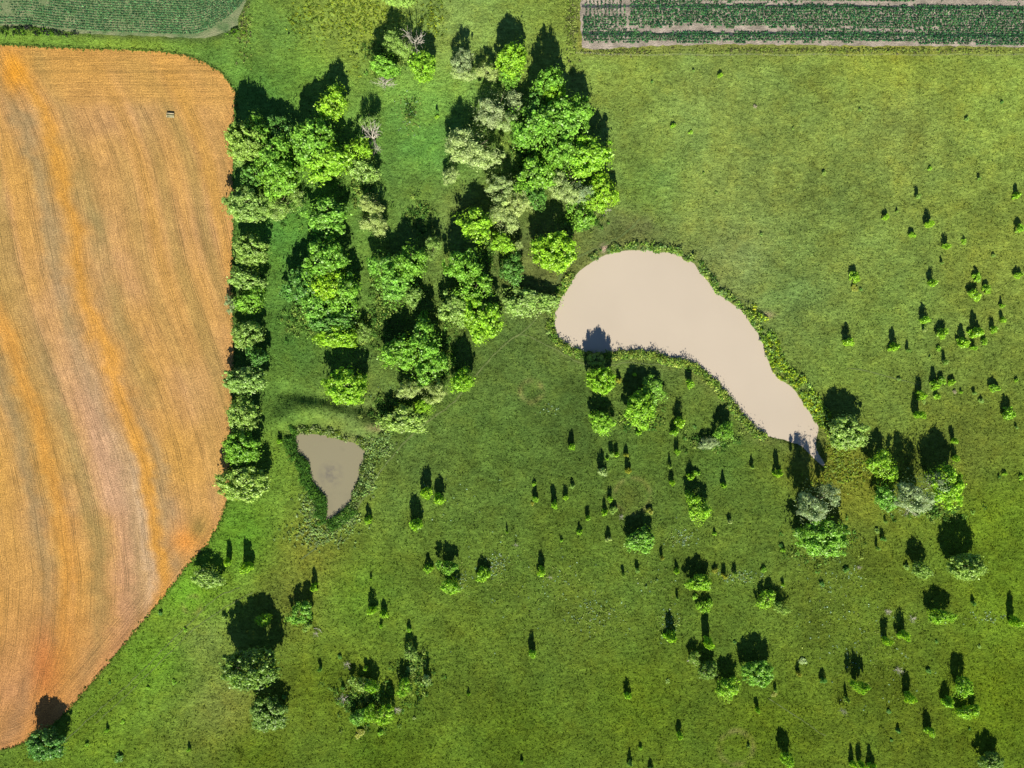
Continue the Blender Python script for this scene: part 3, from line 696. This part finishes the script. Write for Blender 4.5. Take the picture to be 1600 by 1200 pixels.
for row in T:
    x, y, r, shape, color, h, label, grp = row[:8]
    if (x, y) in DOME: shape = 'dome'
    ry = row[8] if len(row) > 8 else None
    kd = 'dead' if shape == 'dead' else shape
    if h > 0: h *= .85
    if h < 0: h = solve_h(x, y, (r + (ry or r)) / 2, -h, kd)
    big = h > 3.6
    nm = 'dead_tree' if shape == 'dead' else {'willow': 'pale_tree', 'broad': 'broadleaf_tree', 'dome': 'broadleaf_tree', 'loose': 'broadleaf_tree'}[shape]
    cat = 'dead tree' if shape == 'dead' else ('tree' if big else 'bush')
    if not big and shape != 'dead': nm = 'bush'
    plant(x, y, r, shape, color, h, label, cat, grp or 'dead and bare trees', nm, ry, low=.12 if big and shape != 'dead' else 0)

# ------------------------------------------------------------------ young bushes and saplings of the meadow: x, y, shadow tip y, width, colour
SM = """1288,270,262,7,o 1435,306,291,8,o 1454,263,0,7,y 1530,279,270,5,o 1589,305,286,11,y 1385,339,323,10,y 1402,330,323,4,o 1453,349,328,12,y 1427,366,350,10,y 1480,385,365,10,y 1507,377,366,9,y 1594,357,336,13,y 1337,433,410,17,l 1458,442,420,12,y 1472,411,401,4,o 1553,399,392,6,o 1528,433,414,14,l 1525,461,435,19,l 1544,452,433,14,y 1593,430,411,12,l 1566,478,461,7,y
1446,499,476,13,y 1475,521,493,17,l 1445,516,504,6,c 1526,519,484,19,y 1553,515,496,11,l 1568,500,485,8,y 1327,534,506,14,l 1398,542,510,14,l 1420,548,532,6,o 1467,545,536,8,y 1477,566,547,8,o 1506,536,505,18,l 1523,544,528,8,y 1540,534,518,10,y 1453,558,552,4,o 1462,601,572,15,y 1473,595,576,12,y 1488,597,580,11,y 1492,612,606,6,p 1502,613,604,5,y 1523,614,603,6,o 1534,626,615,8,o 1556,607,584,15,y 1589,594,585,6,y 1578,646,615,19,y 1440,618,590,13,y 1437,649,613,13,l 1466,620,606,10,y 1444,628,624,7,o 1335,450,0,12,g 1345,452,448,5,d 1405,592,584,6,o
1491,689,666,9,l 1494,716,693,10,l 1570,740,729,7,y 1596,746,736,8,y 1561,745,738,4,d 1589,668,659,5,o 1384,815,804,5,o 1371,830,820,8,o 1380,842,825,8,d 1372,857,838,5,o 1221,853,845,7,d 1216,740,702,13,l 894,699,675,11,l 956,710,690,9,o 964,711,692,8,l 949,717,707,5,l 942,737,704,14,c 979,711,695,7,g 982,735,712,10,g 894,760,744,8,o 884,777,759,9,y 866,789,758,11,l 954,780,760,9,y 945,801,776,10,y 959,797,778,12,o 970,807,792,9,p 919,810,790,8,y 906,832,814,9,l 877,845,836,5,l 951,843,824,9,c 1016,799,784,11,g 999,676,656,10,y
1063,660,626,17,y 1054,676,656,11,l 1059,706,684,9,l 1047,729,707,7,o 1050,755,734,9,l 1079,745,720,11,l 1088,740,724,11,l 1131,759,733,9,l 1074,771,762,10,y 1176,730,711,6,o 1140,815,801,8,c 1117,834,822,7,l 1086,667,661,6,d 1079,600,573,12,l 992,585,572,6,y 967,594,574,10,g
666,772,733,19,l 686,780,745,18,l 649,821,776,20,l 669,890,863,14,l 755,899,864,23,y 846,894,863,14,y 859,902,889,8,p 835,756,745,7,l 837,780,759,10,y 832,787,780,6,g 806,851,836,8,p 792,832,815,4,l 974,899,882,6,o 996,892,875,8,o 639,984,969,8,l
642,1047,1040,13,o 667,1062,1027,13,c 543,1037,1016,13,p 499,1046,1029,7,d 530,1027,1018,7,d 571,1045,1028,7,l 535,1075,1064,6,d 537,1092,1085,18,p 554,1086,1079,9,l 620,1108,1096,14,p 594,1146,1133,9,y 561,1146,0,15,g 647,1122,1117,5,c 443,1090,1082,7,d
355,879,846,11,l 384,886,845,19,l 490,919,884,13,l 350,965,951,9,o 494,990,976,10,p 580,954,920,14,l 599,961,934,13,l 595,980,968,6,l 579,905,894,4,l 289,984,976,7,l 575,813,784,13,l 436,690,671,8,l
272,1066,1057,8,l 171,1067,1062,5,d 231,1075,1069,6,l 167,1141,1129,6,l 192,1128,1122,7,l 136,1163,1154,6,l 185,1184,1170,14,d 295,1171,1158,6,l 250,958,949,7,d
832,1021,990,12,y 732,1085,1071,5,y 981,1087,1060,11,l 1044,1065,1058,7,o 1062,1150,1125,10,y 985,1193,1165,9,o 815,1191,1178,6,y 1001,1169,1159,5,y 1017,1202,1184,8,o 1049,996,951,19,y 1010,917,911,4,o 1059,936,919,5,o 1035,872,853,7,g 1058,893,873,9,y 1118,892,877,9,g 1133,901,880,8,g 1149,898,879,8,o 1087,933,922,9,y 1110,940,930,9,l 1108,1005,948,14,y 1194,891,879,9,y 1224,860,845,8,y 1224,914,902,6,y 1149,1004,997,5,d 1026,908,901,5,o 1255,1033,1023,12,c
1212,1079,1065,6,o 1210,1085,1079,9,g 1184,1110,1089,8,l 1061,1149,1125,10,y 1170,1166,1155,6,o 1249,1053,1034,8,g 1287,1063,1045,9,d 1312,1106,1066,11,p 1323,1093,1065,8,o 1387,1002,967,13,y 1333,1194,1163,9,y 1346,1195,1161,10,y 1362,1199,1161,13,l 1341,886,0,8,p 1323,891,879,9,d 1285,913,902,8,d 1417,886,873,9,o 1521,943,929,7,d 1587,971,928,13,l 1413,994,952,15,y 1424,966,955,12,p 1386,955,948,12,p 1463,1002,996,5,d 1402,1046,1031,14,p 1451,1048,1038,8,d 1422,1090,1049,15,y 1481,1097,1063,15,y 1388,1111,1103,7,d 1403,1141,1127,8,d 1452,1143,1111,14,y 1392,1156,1151,5,d 1515,1139,1134,4,d 1563,1198,1190,6,d
1126,117,106,8,l 1019,127,122,4,d 1052,195,185,8,y 1080,206,200,7,l 1084,110,104,4,o 1181,165,159,6,p 1511,186,178,7,o 1565,160,154,5,d 1345,171,165,5,o 1190,366,359,5,o 1100,270,265,4,o 683,174,163,6,d 683,183,178,7,l 1530,1010,1004,6,o 1120,300,296,4,o 1240,200,195,4,o"""
CM = {'o': 'olive', 'y': 'lime', 'l': 'lime', 'c': 'cream', 'g': 'gold', 'p': 'pink', 'd': 'dark'}
LM = [(392,1048,'the largest lone dark tree at lower left'),(71,1163,'the dark tree in the bottom left corner'),(323,902,'the flat pale bush at the stubble edge'),
      (515,745,'the small brown pond'),(1008,628,'the dense tree pair below the large pond'),(1092,795,'the lime tree with the square shadow'),(1001,846,'the tree with the two-lobed shadow'),
      (1282,810,'the grey-green tree at the pond tip'),(1325,676,'the round tree by the pond\'s narrow end'),(1450,765,'the half-dead tree'),(1512,886,'the tree with the leaning shadow'),
      (1470,964,'the lime tree with square black shadow'),(1185,1052,'the round tree at bottom centre-right'),(1508,1090,'the lime group at lower right'),(1549,1188,'the bottom right corner tree'),
      (1050,480,'the large pond'),(830,612,'the dry grass ring'),(1600,0,'the photo\'s top right corner'),(590,1100,'the ragged shrub group at bottom left'),(1093,911,'the lime tree with the spiky shadow'),
      (703,903,'the stacked tree pair in the left centre'),(1197,938,'the multi-crowned lime shrub'),(468,960,'the tree with the blocky shadow'),(1600,540,'the middle of the photo\'s right edge'),(800,1200,'the middle of the photo\'s bottom edge'),
      (1343,1073,'the tree with the stepped shadow'),(941,661,'the lime tree with the oval shadow'),(660,103,'the lone lime tree in the grass lane')]
OCT = ['right of', 'upper right of', 'above', 'upper left of', 'left of', 'lower left of', 'below', 'lower right of']
ORD = ['nearest', 'second nearest', 'third nearest', 'fourth nearest', 'fifth nearest', 'sixth nearest', 'seventh nearest', 'eighth nearest', 'ninth nearest', 'tenth nearest']
SP = [tuple(p.split(',')) for p in SM.split()]; SP = [(float(a), float(b), float(t), float(w_), c_) for a, b, t, w_, c_ in SP]
uniq = []
for q in SP:
    if all(abs(q[0] - p[0]) + abs(q[1] - p[1]) > 2.5 for p in uniq): uniq.append(q)
SP = uniq
best = {}
for lx, ly, ln in LM:
    rank = {}
    o8 = {}
    for i, q in enumerate(SP):
        dx, dy = q[0] - lx, ly - q[1]; d = math.hypot(dx, dy)
        o8.setdefault(int(round(math.degrees(math.atan2(dy, dx)) / 45)) % 8, []).append((d, i))
    for oc, L in o8.items():
        L.sort()
        for rk, (d, i) in enumerate(L[:10]):
            sc = rk * 40 + d
            if i not in best or sc < best[i][0]: best[i] = (sc, rk, oc, ln)
used = set(); GB = 'young bushes scattered over the meadow'
CW = {'o': 'olive', 'y': 'lime', 'l': 'lime', 'c': 'pale', 'g': 'golden', 'p': 'bare greyish', 'd': 'dark'}
for i, (x, y, tip, wd, cc) in enumerate(SP):
    r = wd / 2 * 1.12; color = CM[cc]
    tall = tip > 0 and (y - tip) > 1.7 * wd
    if tip > 0:
        h = solve_h(x, y, r, tip, ('spire' if i % 4 == 0 else 'tall') if tall else 'bush'); h = max(h, .5)
    else: h = .7
    if h < r * S * .6: h = r * S * .6
    shape = ('spire' if i % 4 == 0 else 'tallbush') if tall else 'bush'
    size = 'tiny' if wd <= 6 else ('small' if wd <= 11 else ('medium' if wd <= 15 else 'larger'))
    kindw = 'sapling' if tall else 'bush'
    if i in best:
        _, rk, oc, ln = best[i]; label = f"{size} {CW[cc]} {kindw}, {ORD[rk]} {OCT[oc]} {ln}"
        if len(label.split()) > 16: label = label.replace('bare greyish', 'bare').replace(' with the ', ' with ')
    else: label = f"{size} {CW[cc]} {kindw} in the open meadow at about {int(x/16)} percent across"
    assert label not in used, label
    used.add(label)
    parts = wd >= 12
    if cc == 'p' and wd >= 8:
        cnt[0] += 1; X, Y = gx(x), gy(y); z = float(height(np.array([X]), np.array([Y]))[0])
        o = bpy.data.objects.new(kindw, DEAD[i % 4]); COL.objects.link(o); o.location = (X, Y, z); o.scale = (r * S * 1.2, r * S * 1.2, h * .9)
        o.material_slots[0].link = 'OBJECT'; o.material_slots[0].material = PALEBARK; tag(o, label, kindw, GB); continue
    plant(x, y, r, shape, color, h, label, kindw, GB, kindw, parts=parts)

# ------------------------------------------------------------------ low vegetation that nobody could count
def stuff_leaves(name, label, P, size, cols, cat, hh=.5, n=14, aspect=.6, flat=.8):
    """P (m,2) photo pixels; one clump of n leaves each; cols (m,3) display colours"""
    P = np.asarray(P, float); m = len(P); X = gx(P[:, 0]); Y = gy(P[:, 1]); Z = height(X, Y)
    sz = rng.uniform(.6, 1.3, m); LC = np.stack([X, Y, Z + hh * sz * .45], 1)
    V, F = lobe_cloud(LC, hh * sz, n, size, aspect, flat)
    V[:, 2] = np.maximum(V[:, 2], np.repeat(Z, n * 4) - .02)
    c = np.repeat(lin(cols) / FACT, n * 4, 0)
    o = link(name, mk_mesh(name, V, F, c), M_BLADE, kind='stuff'); tag(o, label, cat); return o
def along(poly, i0, i1, lo, hi, dens, seed=1):
    """scatter beside an outline stretch (fractions i0..i1 of its length), lo..hi px outside"""
    P = np.asarray(poly); Q = np.roll(P, -1, 0); L = np.hypot(*(Q - P).T); cum = np.concatenate([[0], np.cumsum(L)]); tot = cum[-1]
    n = int(tot * (i1 - i0) * dens); r = np.random.default_rng(seed); t = r.uniform(i0, i1, n) * tot; out = []
    k_ = np.clip(np.searchsorted(cum, t, side='right') - 1, 0, len(P) - 1); f = (t - cum[k_]) / L[k_]
    B = P[k_] + (Q - P)[k_] * f[:, None]; D = (Q - P)[k_]; Nn = np.stack([D[:, 1], -D[:, 0]], 1) / L[k_][:, None]
    area = np.sum(P[:, 0] * Q[:, 1] - Q[:, 0] * P[:, 1])
    if area < 0: Nn = -Nn
    off = lo + (hi - lo) * r.uniform(0, 1, n)
    C = B + Nn * off[:, None]
    return C[sdf(C[:, 0], C[:, 1], P) > 0.8]
def pick(n, cols, jit=.12):
    c = np.array(cols, float)[rng.integers(0, len(cols), n)]; c = np.where((c[:, :1] > c[:, 1:2] * .92), c * np.array([.86, 1.0, 1.1]), c); return np.clip(c * (1 + rng.normal(size=(n, 1)) * jit), 5, 255)
a = along(POND, 0, .30, 1, 11, 1.3); a = a[vnoise(a[:, 0], a[:, 1], 9, 4) > -.1]
stuff_leaves('shore_scrub', 'low green scrub fringing the upper shore of the large pond', a, .22, pick(len(a), [(150,190,75),(110,155,65),(190,215,105),(175,185,95)]), 'shrubs', .6, 16)
a = along(POND, .23, .42, 1, 24, 3.0, 2); a = a[vnoise(a[:, 0], a[:, 1], 8, 6) > -.25]
stuff_leaves('shore_weeds', 'yellow-green weeds and low bushes on the right shore of the large pond', a, .22, pick(len(a), [(200,225,60),(165,205,65),(125,165,60),(200,215,95)]), 'weeds', .55, 14)
a = along(POND, .56, .97, 1, 11, 2.2, 3); a = a[vnoise(a[:, 0], a[:, 1], 7, 5) > -.5]
stuff_leaves('shore_scrub', 'olive reeds and scrub along the lower shore of the large pond', a, .2, pick(len(a), [(160,200,75),(120,165,65),(195,215,100),(180,185,90)]), 'shrubs', .6, 16)
a = np.concatenate([along(POND, .565, .80, 1, 5, .30, 9), along(POND, .80, .88, 1, 5, .2, 10)])
stuff_leaves('tall_reeds', 'taller reed tufts on the lower shore with shadows on the water', a, .24, pick(len(a), [(120,155,60),(150,170,70)]), 'reeds', 1.0, 22, .35, 1.3)
a = along(PONDLET, 0, .5, 1, 12, 2.4, 4); a = a[vnoise(a[:, 0], a[:, 1], 7, 5) > -.35]
stuff_leaves('shore_scrub', 'yellowish tussocks on the upper and right shores of the small pond', a, .2, pick(len(a), [(185,185,90),(130,155,55),(95,130,50),(200,190,110)]), 'shrubs', .5, 14)
a = along(PONDLET, .5, 1, 1, 17, 5.5, 5)
stuff_leaves('reed_bed', 'dense dark green reed bed along the left shore of the small pond', a, .2, pick(len(a), [(90,140,55),(115,165,60),(75,120,50)]), 'reeds', .6, 18, .3, 1.2)
def blob(x, y, rx, ry, n):
    q = rng.normal(size=(n, 2)) * .5; P = np.stack([x + q[:, 0] * rx, y + q[:, 1] * ry], 1)
    d = np.minimum(np.minimum(sdf(P[:, 0], P[:, 1], POND), sdf(P[:, 0], P[:, 1], PONDLET)), np.minimum(sdf(P[:, 0], P[:, 1], STUBBLE), np.minimum(sdf(P[:, 0], P[:, 1], CROPR), sdf(P[:, 0], P[:, 1], CROPL)))); return P[d > 2]
a = np.concatenate([blob(590,700,22,18,260), blob(575,745,12,30,220), blob(545,810,18,14,180), blob(490,795,22,22,240), blob(500,835,50,22,280)])
stuff_leaves('rough_weeds', 'coarse yellow and brown weeds in the ditch beside the small pond', a, .18, pick(len(a), [(215,215,110),(180,195,95),(150,175,75),(195,190,110)]), 'weeds', .3, 12)
a = np.concatenate([blob(1320,735,42,24,360), blob(1310,700,22,26,200), blob(1400,755,22,16,80)])
stuff_leaves('rough_weeds', 'golden-olive weeds between the pond tip and the half-dead tree', a, .16, pick(len(a), [(185,195,60),(165,180,60),(195,195,85),(150,165,60)]), 'weeds', .25, 10)
a = np.concatenate([blob(560,20,80,40,520), blob(480,30,50,40,150), blob(675,30,20,40,160), blob(555,70,20,40,60)])
stuff_leaves('coarse_grass', 'tufty yellow-green grass near the top edge, left of the top trees', a, .15, pick(len(a), [(175,195,60),(140,165,60),(115,145,55)]), 'grass', .3, 9)
a = np.concatenate([blob(893,40,10,60,260), blob(380,40,14,50,180), blob(965,82,70,5,120), blob(1350,79,330,4,420)])
stuff_leaves('coarse_grass', 'dry yellowish verge growth along the dark crop fields', a, .15, pick(len(a), [(180,175,75),(160,165,60),(150,130,80),(200,190,90)]), 'grass', .28, 9)
a = np.concatenate([blob(80,47,14,5,70), blob(160,52,200,3,200), blob(60,44,120,3,120), blob(365,46,8,5,30)])
stuff_leaves('ditch_brambles', 'dark brambles in the ditch under the upper left crop field', a, .2, pick(len(a), [(60,85,45),(110,160,45),(80,70,60)]), 'brambles', .5, 12)
a = np.concatenate([blob(440,300,30,40,160), blob(585,515,26,30,90), blob(560,290,30,34,100), blob(470,500,26,30,90), blob(600,470,22,40,90), blob(760,400,14,40,60), blob(820,240,30,60,110), blob(900,345,40,16,110), blob(700,560,20,60,80), blob(640,180,10,20,10), blob(655,340,22,30,60), blob(600,90,34,24,90), blob(1005,655,34,22,60), blob(1110,690,40,14,80), blob(620,640,40,24,120), blob(1290,850,50,34,90), blob(1460,800,50,14,80), blob(570,1095,50,34,130), blob(650,1050,30,40,70)])
stuff_leaves('undergrowth', 'low leafy undergrowth between the trees of the copses and shrub groups', a, .2, pick(len(a), [(110,155,65),(140,180,80),(85,130,55),(165,190,90)]), 'undergrowth', .75, 22)
# grass leaning over the stubble edge and the crop edges
P = ragged(STUBBLE[2:-2], 1.0, 2.0, 15, closed=False); P = P[(P[:, 0] > -60)] + rng.normal(size=P[(P[:, 0] > -60)].shape) * 1.3; P = P[rng.uniform(size=len(P)) > .35]
gcv = ground_color(gx(P[:, 0] + 8), gy(P[:, 1] + 2)) * FACT; gcs = 255 * np.clip(gcv, 0, 1) ** (1 / 2.2)
stuff_leaves('verge_grass', 'ragged grass growing over the edge of the stubble field', P, .14, np.clip(gcs * rng.uniform(.8, 1.2, (len(P), 1)), 0, 255), 'grass', .26, 8)
t_ = rng.uniform(size=420); a = np.stack([np.interp(t_, [0, .35, .7, 1], [606, 582, 558, 528]), np.interp(t_, [0, .35, .7, 1], [676, 712, 772, 818])], 1) + rng.normal(size=(420, 2)) * [4, 3]; a = a[sdf(a[:, 0], a[:, 1], PONDLET) > 3]
stuff_leaves('ditch_scrub', 'scrub along the ditch bank right of the small pond', a, .19, pick(len(a), [(150,175,80),(95,125,60),(190,200,105)]), 'shrubs', .6, 14)
# flowering weed patches
a = np.concatenate([blob(777,885,22,22,150), blob(722,905,14,22,60), blob(880,905,50,30,60), blob(930,960,50,30,150), blob(1065,842,24,16,110), blob(1160,900,34,10,130), blob(1045,975,22,26,90), blob(1290,930,60,50,90), blob(1345,1000,80,60,80), blob(1540,965,40,12,60), blob(820,930,120,80,70), blob(640,175,18,26,110), blob(1020,905,30,30,40), blob(860,640,16,8,24), blob(1330,900,30,30,40), blob(700,780,90,60,30), blob(1390,1060,60,80,60), blob(570,615,40,20,12)])
stuff_leaves('pale_weeds', 'whitish flowering weeds dotted in patches over the lower meadow', a, .11, pick(len(a), [(190,210,110),(175,195,100),(225,230,165)]), 'wildflowers', .2, 8)
# brighter green low shrubs under trees and tall weeds all over
n_ = 12000; P = np.stack([rng.uniform(-60, 1660, n_), rng.uniform(-45, 1245, n_)], 1)
d = np.minimum(np.minimum(sdf(P[:, 0], P[:, 1], POND), sdf(P[:, 0], P[:, 1], PONDLET)), np.minimum(sdf(P[:, 0], P[:, 1], STUBBLE), np.minimum(sdf(P[:, 0], P[:, 1], CROPR), sdf(P[:, 0], P[:, 1], CROPL))))
P = P[(d > 3) & (vnoise(P[:, 0], P[:, 1], 70, 12) + .4 * vnoise(P[:, 0], P[:, 1], 14, 13) > -.3)]
gc = ground_color(gx(P[:, 0]), gy(P[:, 1])) * FACT
X = gx(P[:, 0]); Y = gy(P[:, 1]); Z = height(X, Y); m = len(P); sz = rng.uniform(.4, 1.1, m) ** 1.5
V, F = lobe_cloud(np.stack([X, Y, Z + .08 * sz], 1), .26 * sz, 7, .12, .5, .6)
o = link('meadow_weeds', mk_mesh('meadow_weeds', V, F, np.repeat(gc * rng.uniform(.75, 1.7, (m, 1)) / FACT, 28, 0)), M_BLADE, kind='stuff'); tag(o, 'knee-high weeds and tussocks dotted through the whole meadow', 'weeds')
# grass tufts
n_ = 150000; P = np.stack([rng.uniform(-60, 1660, n_), rng.uniform(-45, 1245, n_)], 1)
d = np.minimum(np.minimum(sdf(P[:, 0], P[:, 1], POND), sdf(P[:, 0], P[:, 1], PONDLET)), np.minimum(sdf(P[:, 0], P[:, 1], STUBBLE), np.minimum(sdf(P[:, 0], P[:, 1], CROPR), sdf(P[:, 0], P[:, 1], CROPL))))
P = P[d > 1.5]; m = len(P); X = gx(P[:, 0]); Y = gy(P[:, 1]); Z = height(X, Y); gc = ground_color(X, Y)
Vs = []; sz = rng.uniform(.5, 1.25, m)
for b_ in range(3):
    th = rng.uniform(0, 6.28, m); wv = np.stack([np.cos(th), np.sin(th), np.zeros(m)], 1); ln_ = rng.normal(size=(m, 3)) * .14; ln_[:, 2] = .21 * sz
    B = np.stack([X, Y, Z - .02], 1) + rng.normal(size=(m, 3)) * np.array([.1, .1, 0])
    Vs.append(np.stack([B - wv * .11 * sz[:, None], B + wv * .11 * sz[:, None], B + ln_], 1))
V = np.stack(Vs, 1).reshape(-1, 3); F = np.arange(len(V)).reshape(-1, 3)
o = link('grass', mk_mesh('grass', V, F, np.repeat(gc * rng.uniform(.9, 1.35, (m, 1)), 9, 0)), M_BLADE, kind='stuff'); tag(o, 'short tufty green grass covering the meadow', 'grass')

# ------------------------------------------------------------------ crops in rows
pts = []
for kk in range(0, 26):
    xs = np.arange(-150, 392, 1.15)
    yb = np.interp(xs, [-150, 0, 40, 90, 150, 250, 320, 400], [30, 36, 36, 42, 47, 51, 53, 54]) - 4.1 * kk * (1 - .1 * np.clip((xs - 40) / 300, 0, 1))
    yb = yb - np.maximum(xs - 290, 0) ** 2 / 155.
    q = np.stack([xs, yb], 1); keep = (sdf(xs, yb, CROPL) < -3)
    thin = vnoise(xs, yb, 22, 50); bare = np.exp(-((xs - 10) / 14) ** 2) * (yb < 26) + np.exp(-((xs - 68) / 9) ** 2 - ((yb - 4) / 8) ** 2) * 1.2 + np.exp(-((xs - 48) / 6) ** 2 - ((yb - 24) / 4) ** 2) + np.exp(-((xs - 352) / 17) ** 2 - ((yb - 44) / 12) ** 2) * 1.3
    keep &= rng.uniform(size=len(xs)) > np.clip(bare + .06 + .2 * (thin > .5), 0, .95)
    pts.append(q[keep])
PL = np.concatenate(pts); PL = PL + rng.normal(size=PL.shape) * np.array([.3, .1])
pts = []
for kk in range(0, 34):
    xs = np.arange(908, 1760, 2.0); yy = 66 - 3.9 * kk + (xs > 1300) * (xs - 1300) * .012 + np.zeros(len(xs))
    rag = 3.0 * vnoise(xs, xs * 0, 4, 61) + 3 * vnoise(xs, xs * 0, 26, 62)
    bare = (np.abs(yy - 46 + rag) < np.interp(xs, [925,1000,1050,1130,1230,1260,1400,1480,1500], [0,3,5,4.5,3.5,1,1.5,1,0])) | (yy > 65.5 + rag * .5 + np.maximum(xs - 1400, 0) * .03)
    bare |= (np.abs(yy - 5 + rag * .5) < np.interp(xs, [1080,1130,1300,1450,1760], [0,2.2,2.6,3.5,5]))
    bare |= (np.abs(xs - 967 + rag) < 1.6) & (yy < 45)
    bare |= (np.abs(xs - 981) < 1.2) & (yy < 45)
    keep = (sdf(xs, yy, CROPR) < -3) & ~bare & (rng.uniform(size=len(xs)) > .06) & ~((xs < 985) & (yy < 26) & (np.mod(xs, 6) < 2.5))
    pts.append(np.stack([xs, yy], 1)[keep])
PR = np.concatenate(pts); PR = PR + rng.normal(size=PR.shape) * np.array([.4, .13])
for P, nm, lb, cols, hh, n_l in ((PL, 'crop_rows', 'curving rows of dark green crop plants in the upper left field', [(92,150,92),(125,180,112),(76,128,84)], .2, 8),
                            (PR, 'crop_rows', 'straight rows of dark bushy crop plants in the upper right field', [(72,130,78),(98,152,90),(58,108,72)], .3, 9)):
    stuff_leaves(nm, lb, P, .13 if hh < .25 else .18, pick(len(P), cols, .12), 'crops', hh, n_l)

# ------------------------------------------------------------------ fence, trough, tyre-sized bits
wood = bark_mat('weathered wood', (150,135,115)); k = N('galvanised wire'); k.b.inputs['Base Color'].default_value = (.25, .25, .24, 1); k.b.inputs['Metallic'].default_value = .6; k.b.inputs['Roughness'].default_value = .5; WIRE = k.m
fr = bpy.data.objects.new('wire_fence', None); COL.objects.link(fr); fr.location = (gx(1250), gy(87), 0)
tag(fr, 'thin wire fence on small posts running below the upper right crop field', 'fence')
pv, pf = tubes([((0, 0, -.2), .05, (0, 0, 1.15), .045), ((0, 0, 1.15), .045, (0, 0, 1.17), .01)], 6); pm = mk_mesh('post', pv, pf); pm.materials.append(wood)
xs = [900, 922, 944, 960] + list(range(985, 1741, 26)); tops = []
for x in xs:
    y = 84 + 3.0 * (x > 930) + .8 * math.sin(x * .3); X, Y = gx(x), gy(y); z = float(height(np.array([X]), np.array([Y]))[0])
    p = bpy.data.objects.new('post', pm); COL.objects.link(p); p.parent = fr; p.location = (X - fr.location.x, Y - fr.location.y, z); tops.append((X - fr.location.x, Y - fr.location.y, z))
for zz in (.55, 1.05):
    V, F = tubes([((a[0], a[1] - .06, a[2] + zz), .012, (b[0], b[1] - .06, b[2] + zz), .012) for a, b in zip(tops[:-1], tops[1:])], 3)
    link('wire', mk_mesh('wire', V, F), WIRE, fr)
def box(x0, x1, y0, y1, z0, z1, b=0):
    V = np.array([(x, y, z) for z in (z0, z1) for y in (y0, y1) for x in (x0, x1)], float)
    F = np.array([(0, 2, 3, 1), (4, 5, 7, 6), (0, 1, 5, 4), (2, 6, 7, 3), (0, 4, 6, 2), (1, 3, 7, 5)]); return V, F
def boxes(L):
    Vs = []; Fs = []; o = 0
    for b_ in L: V, F = box(*b_); Vs.append(V); Fs.append(F + o); o += 8
    return np.concatenate(Vs), np.concatenate(Fs)
tr = bpy.data.objects.new('trough', None); COL.objects.link(tr); tr.location = (gx(267), gy(181), .03); tr.rotation_euler = (0, 0, -.08)
tag(tr, 'small grey-green trough with a pale rim lying in the stubble field', 'trough')
k = N('grey green sheet metal'); n = k.noise(3, 3, .6, k.n('TexCoord').outputs['Object']); k.l(k.mix(n, alb((160,158,112)), alb((190,182,130))), k.b.inputs['Base Color']); k.b.inputs['Roughness'].default_value = .6; TM = k.m
k = N('pale rim'); k.b.inputs['Base Color'].default_value = (*alb((235,215,165)), 1); k.b.inputs['Roughness'].default_value = .6; RM = k.m
link('basin', mk_mesh('basin', *boxes([(-.85, .85, -.45, .45, 0, .36), (-.85, -.79, -.45, .45, .363, .42), (.79, .85, -.45, .45, .363, .42), (-.787, .787, -.45, -.4, .363, .42), (-.787, .787, .4, .45, .363, .42)])), TM, tr)
link('rim', mk_mesh('rim', *boxes([(-.88, .88, .36, .56, .423, .46), (-.88, -.8, -.5, .357, .423, .45), (.8, .88, -.5, .357, .423, .45), (-.797, .797, -.5, -.42, .423, .45)])), RM, tr)
# fallen bleached branches seen beside shrubs
fbm_ = [(496,986,.9,'bleached fallen branch on the grass below the tree with the blocky shadow'),(1080,1037,1.0,'bent white branch beside the pale tree at bottom centre-right'),(1367,1003,.01,'')]
for x, y, r_, lb in fbm_:
    if not lb: continue
    rr = np.random.default_rng(int(x)); segs = []; p = np.array([-r_, r_ * .6, .1])
    for i in range(6):
        q = p + np.array([r_ * .36, -r_ * .22 * (i - 1) * .5, .02 + .05 * math.sin(i)]); segs.append((p, .08 - .009 * i, q, .07 - .009 * i))
        segs.append((q, .035, q + rr.normal(size=3) * np.array([.3, .3, .08]) + np.array([0, 0, .15]), .012)); p = q
    V, F = tubes(segs, 5); o = link('fallen_branch', mk_mesh('fallen_branch', V, F), PALEBARK); X, Y = gx(x), gy(y); o.location = (X, Y, float(height(np.array([X]), np.array([Y]))[0]))
    tag(o, lb, 'branch')
# flat dark blue-grey strips laid across the upper right crop field
k = N('dark field strip'); tc = k.n('TexCoord').outputs['Object']; c = k.mix(k.rng(k.noise(2.2, 3, .7, tc), .35, .65, 0, 1), alb((48,58,66)), alb((92,94,90)))
k.l(c, k.b.inputs['Base Color']); k.b.inputs['Roughness'].default_value = .8; k.bump(k.noise(4, 3, .7, tc), .6, .2); M_STRIP = k.m
for y0, x0, x1, wd in ((53, 909, 1760, .45), (10, 909, 1760, .4)):
    xs = np.arange(x0, x1, 4.0); ys = y0 + .012 * np.maximum(xs - 1300, 0) + .7 * vnoise(xs, xs * 0 + y0, 13, 4)
    W = wd * (1 + .4 * vnoise(xs, xs * 0, 7, int(y0))); X = gx(xs); Y = gy(ys); n_ = len(xs)
    V = np.concatenate([np.stack([X, Y + W, X * 0 + .036], 1), np.stack([X, Y - W, X * 0 + .036], 1)])
    link('dark_strip', mk_mesh('dark_strip', V, np.array([(j, j + n_, j + 1 + n_, j + 1) for j in range(n_ - 1)])), M_STRIP, kind='structure')
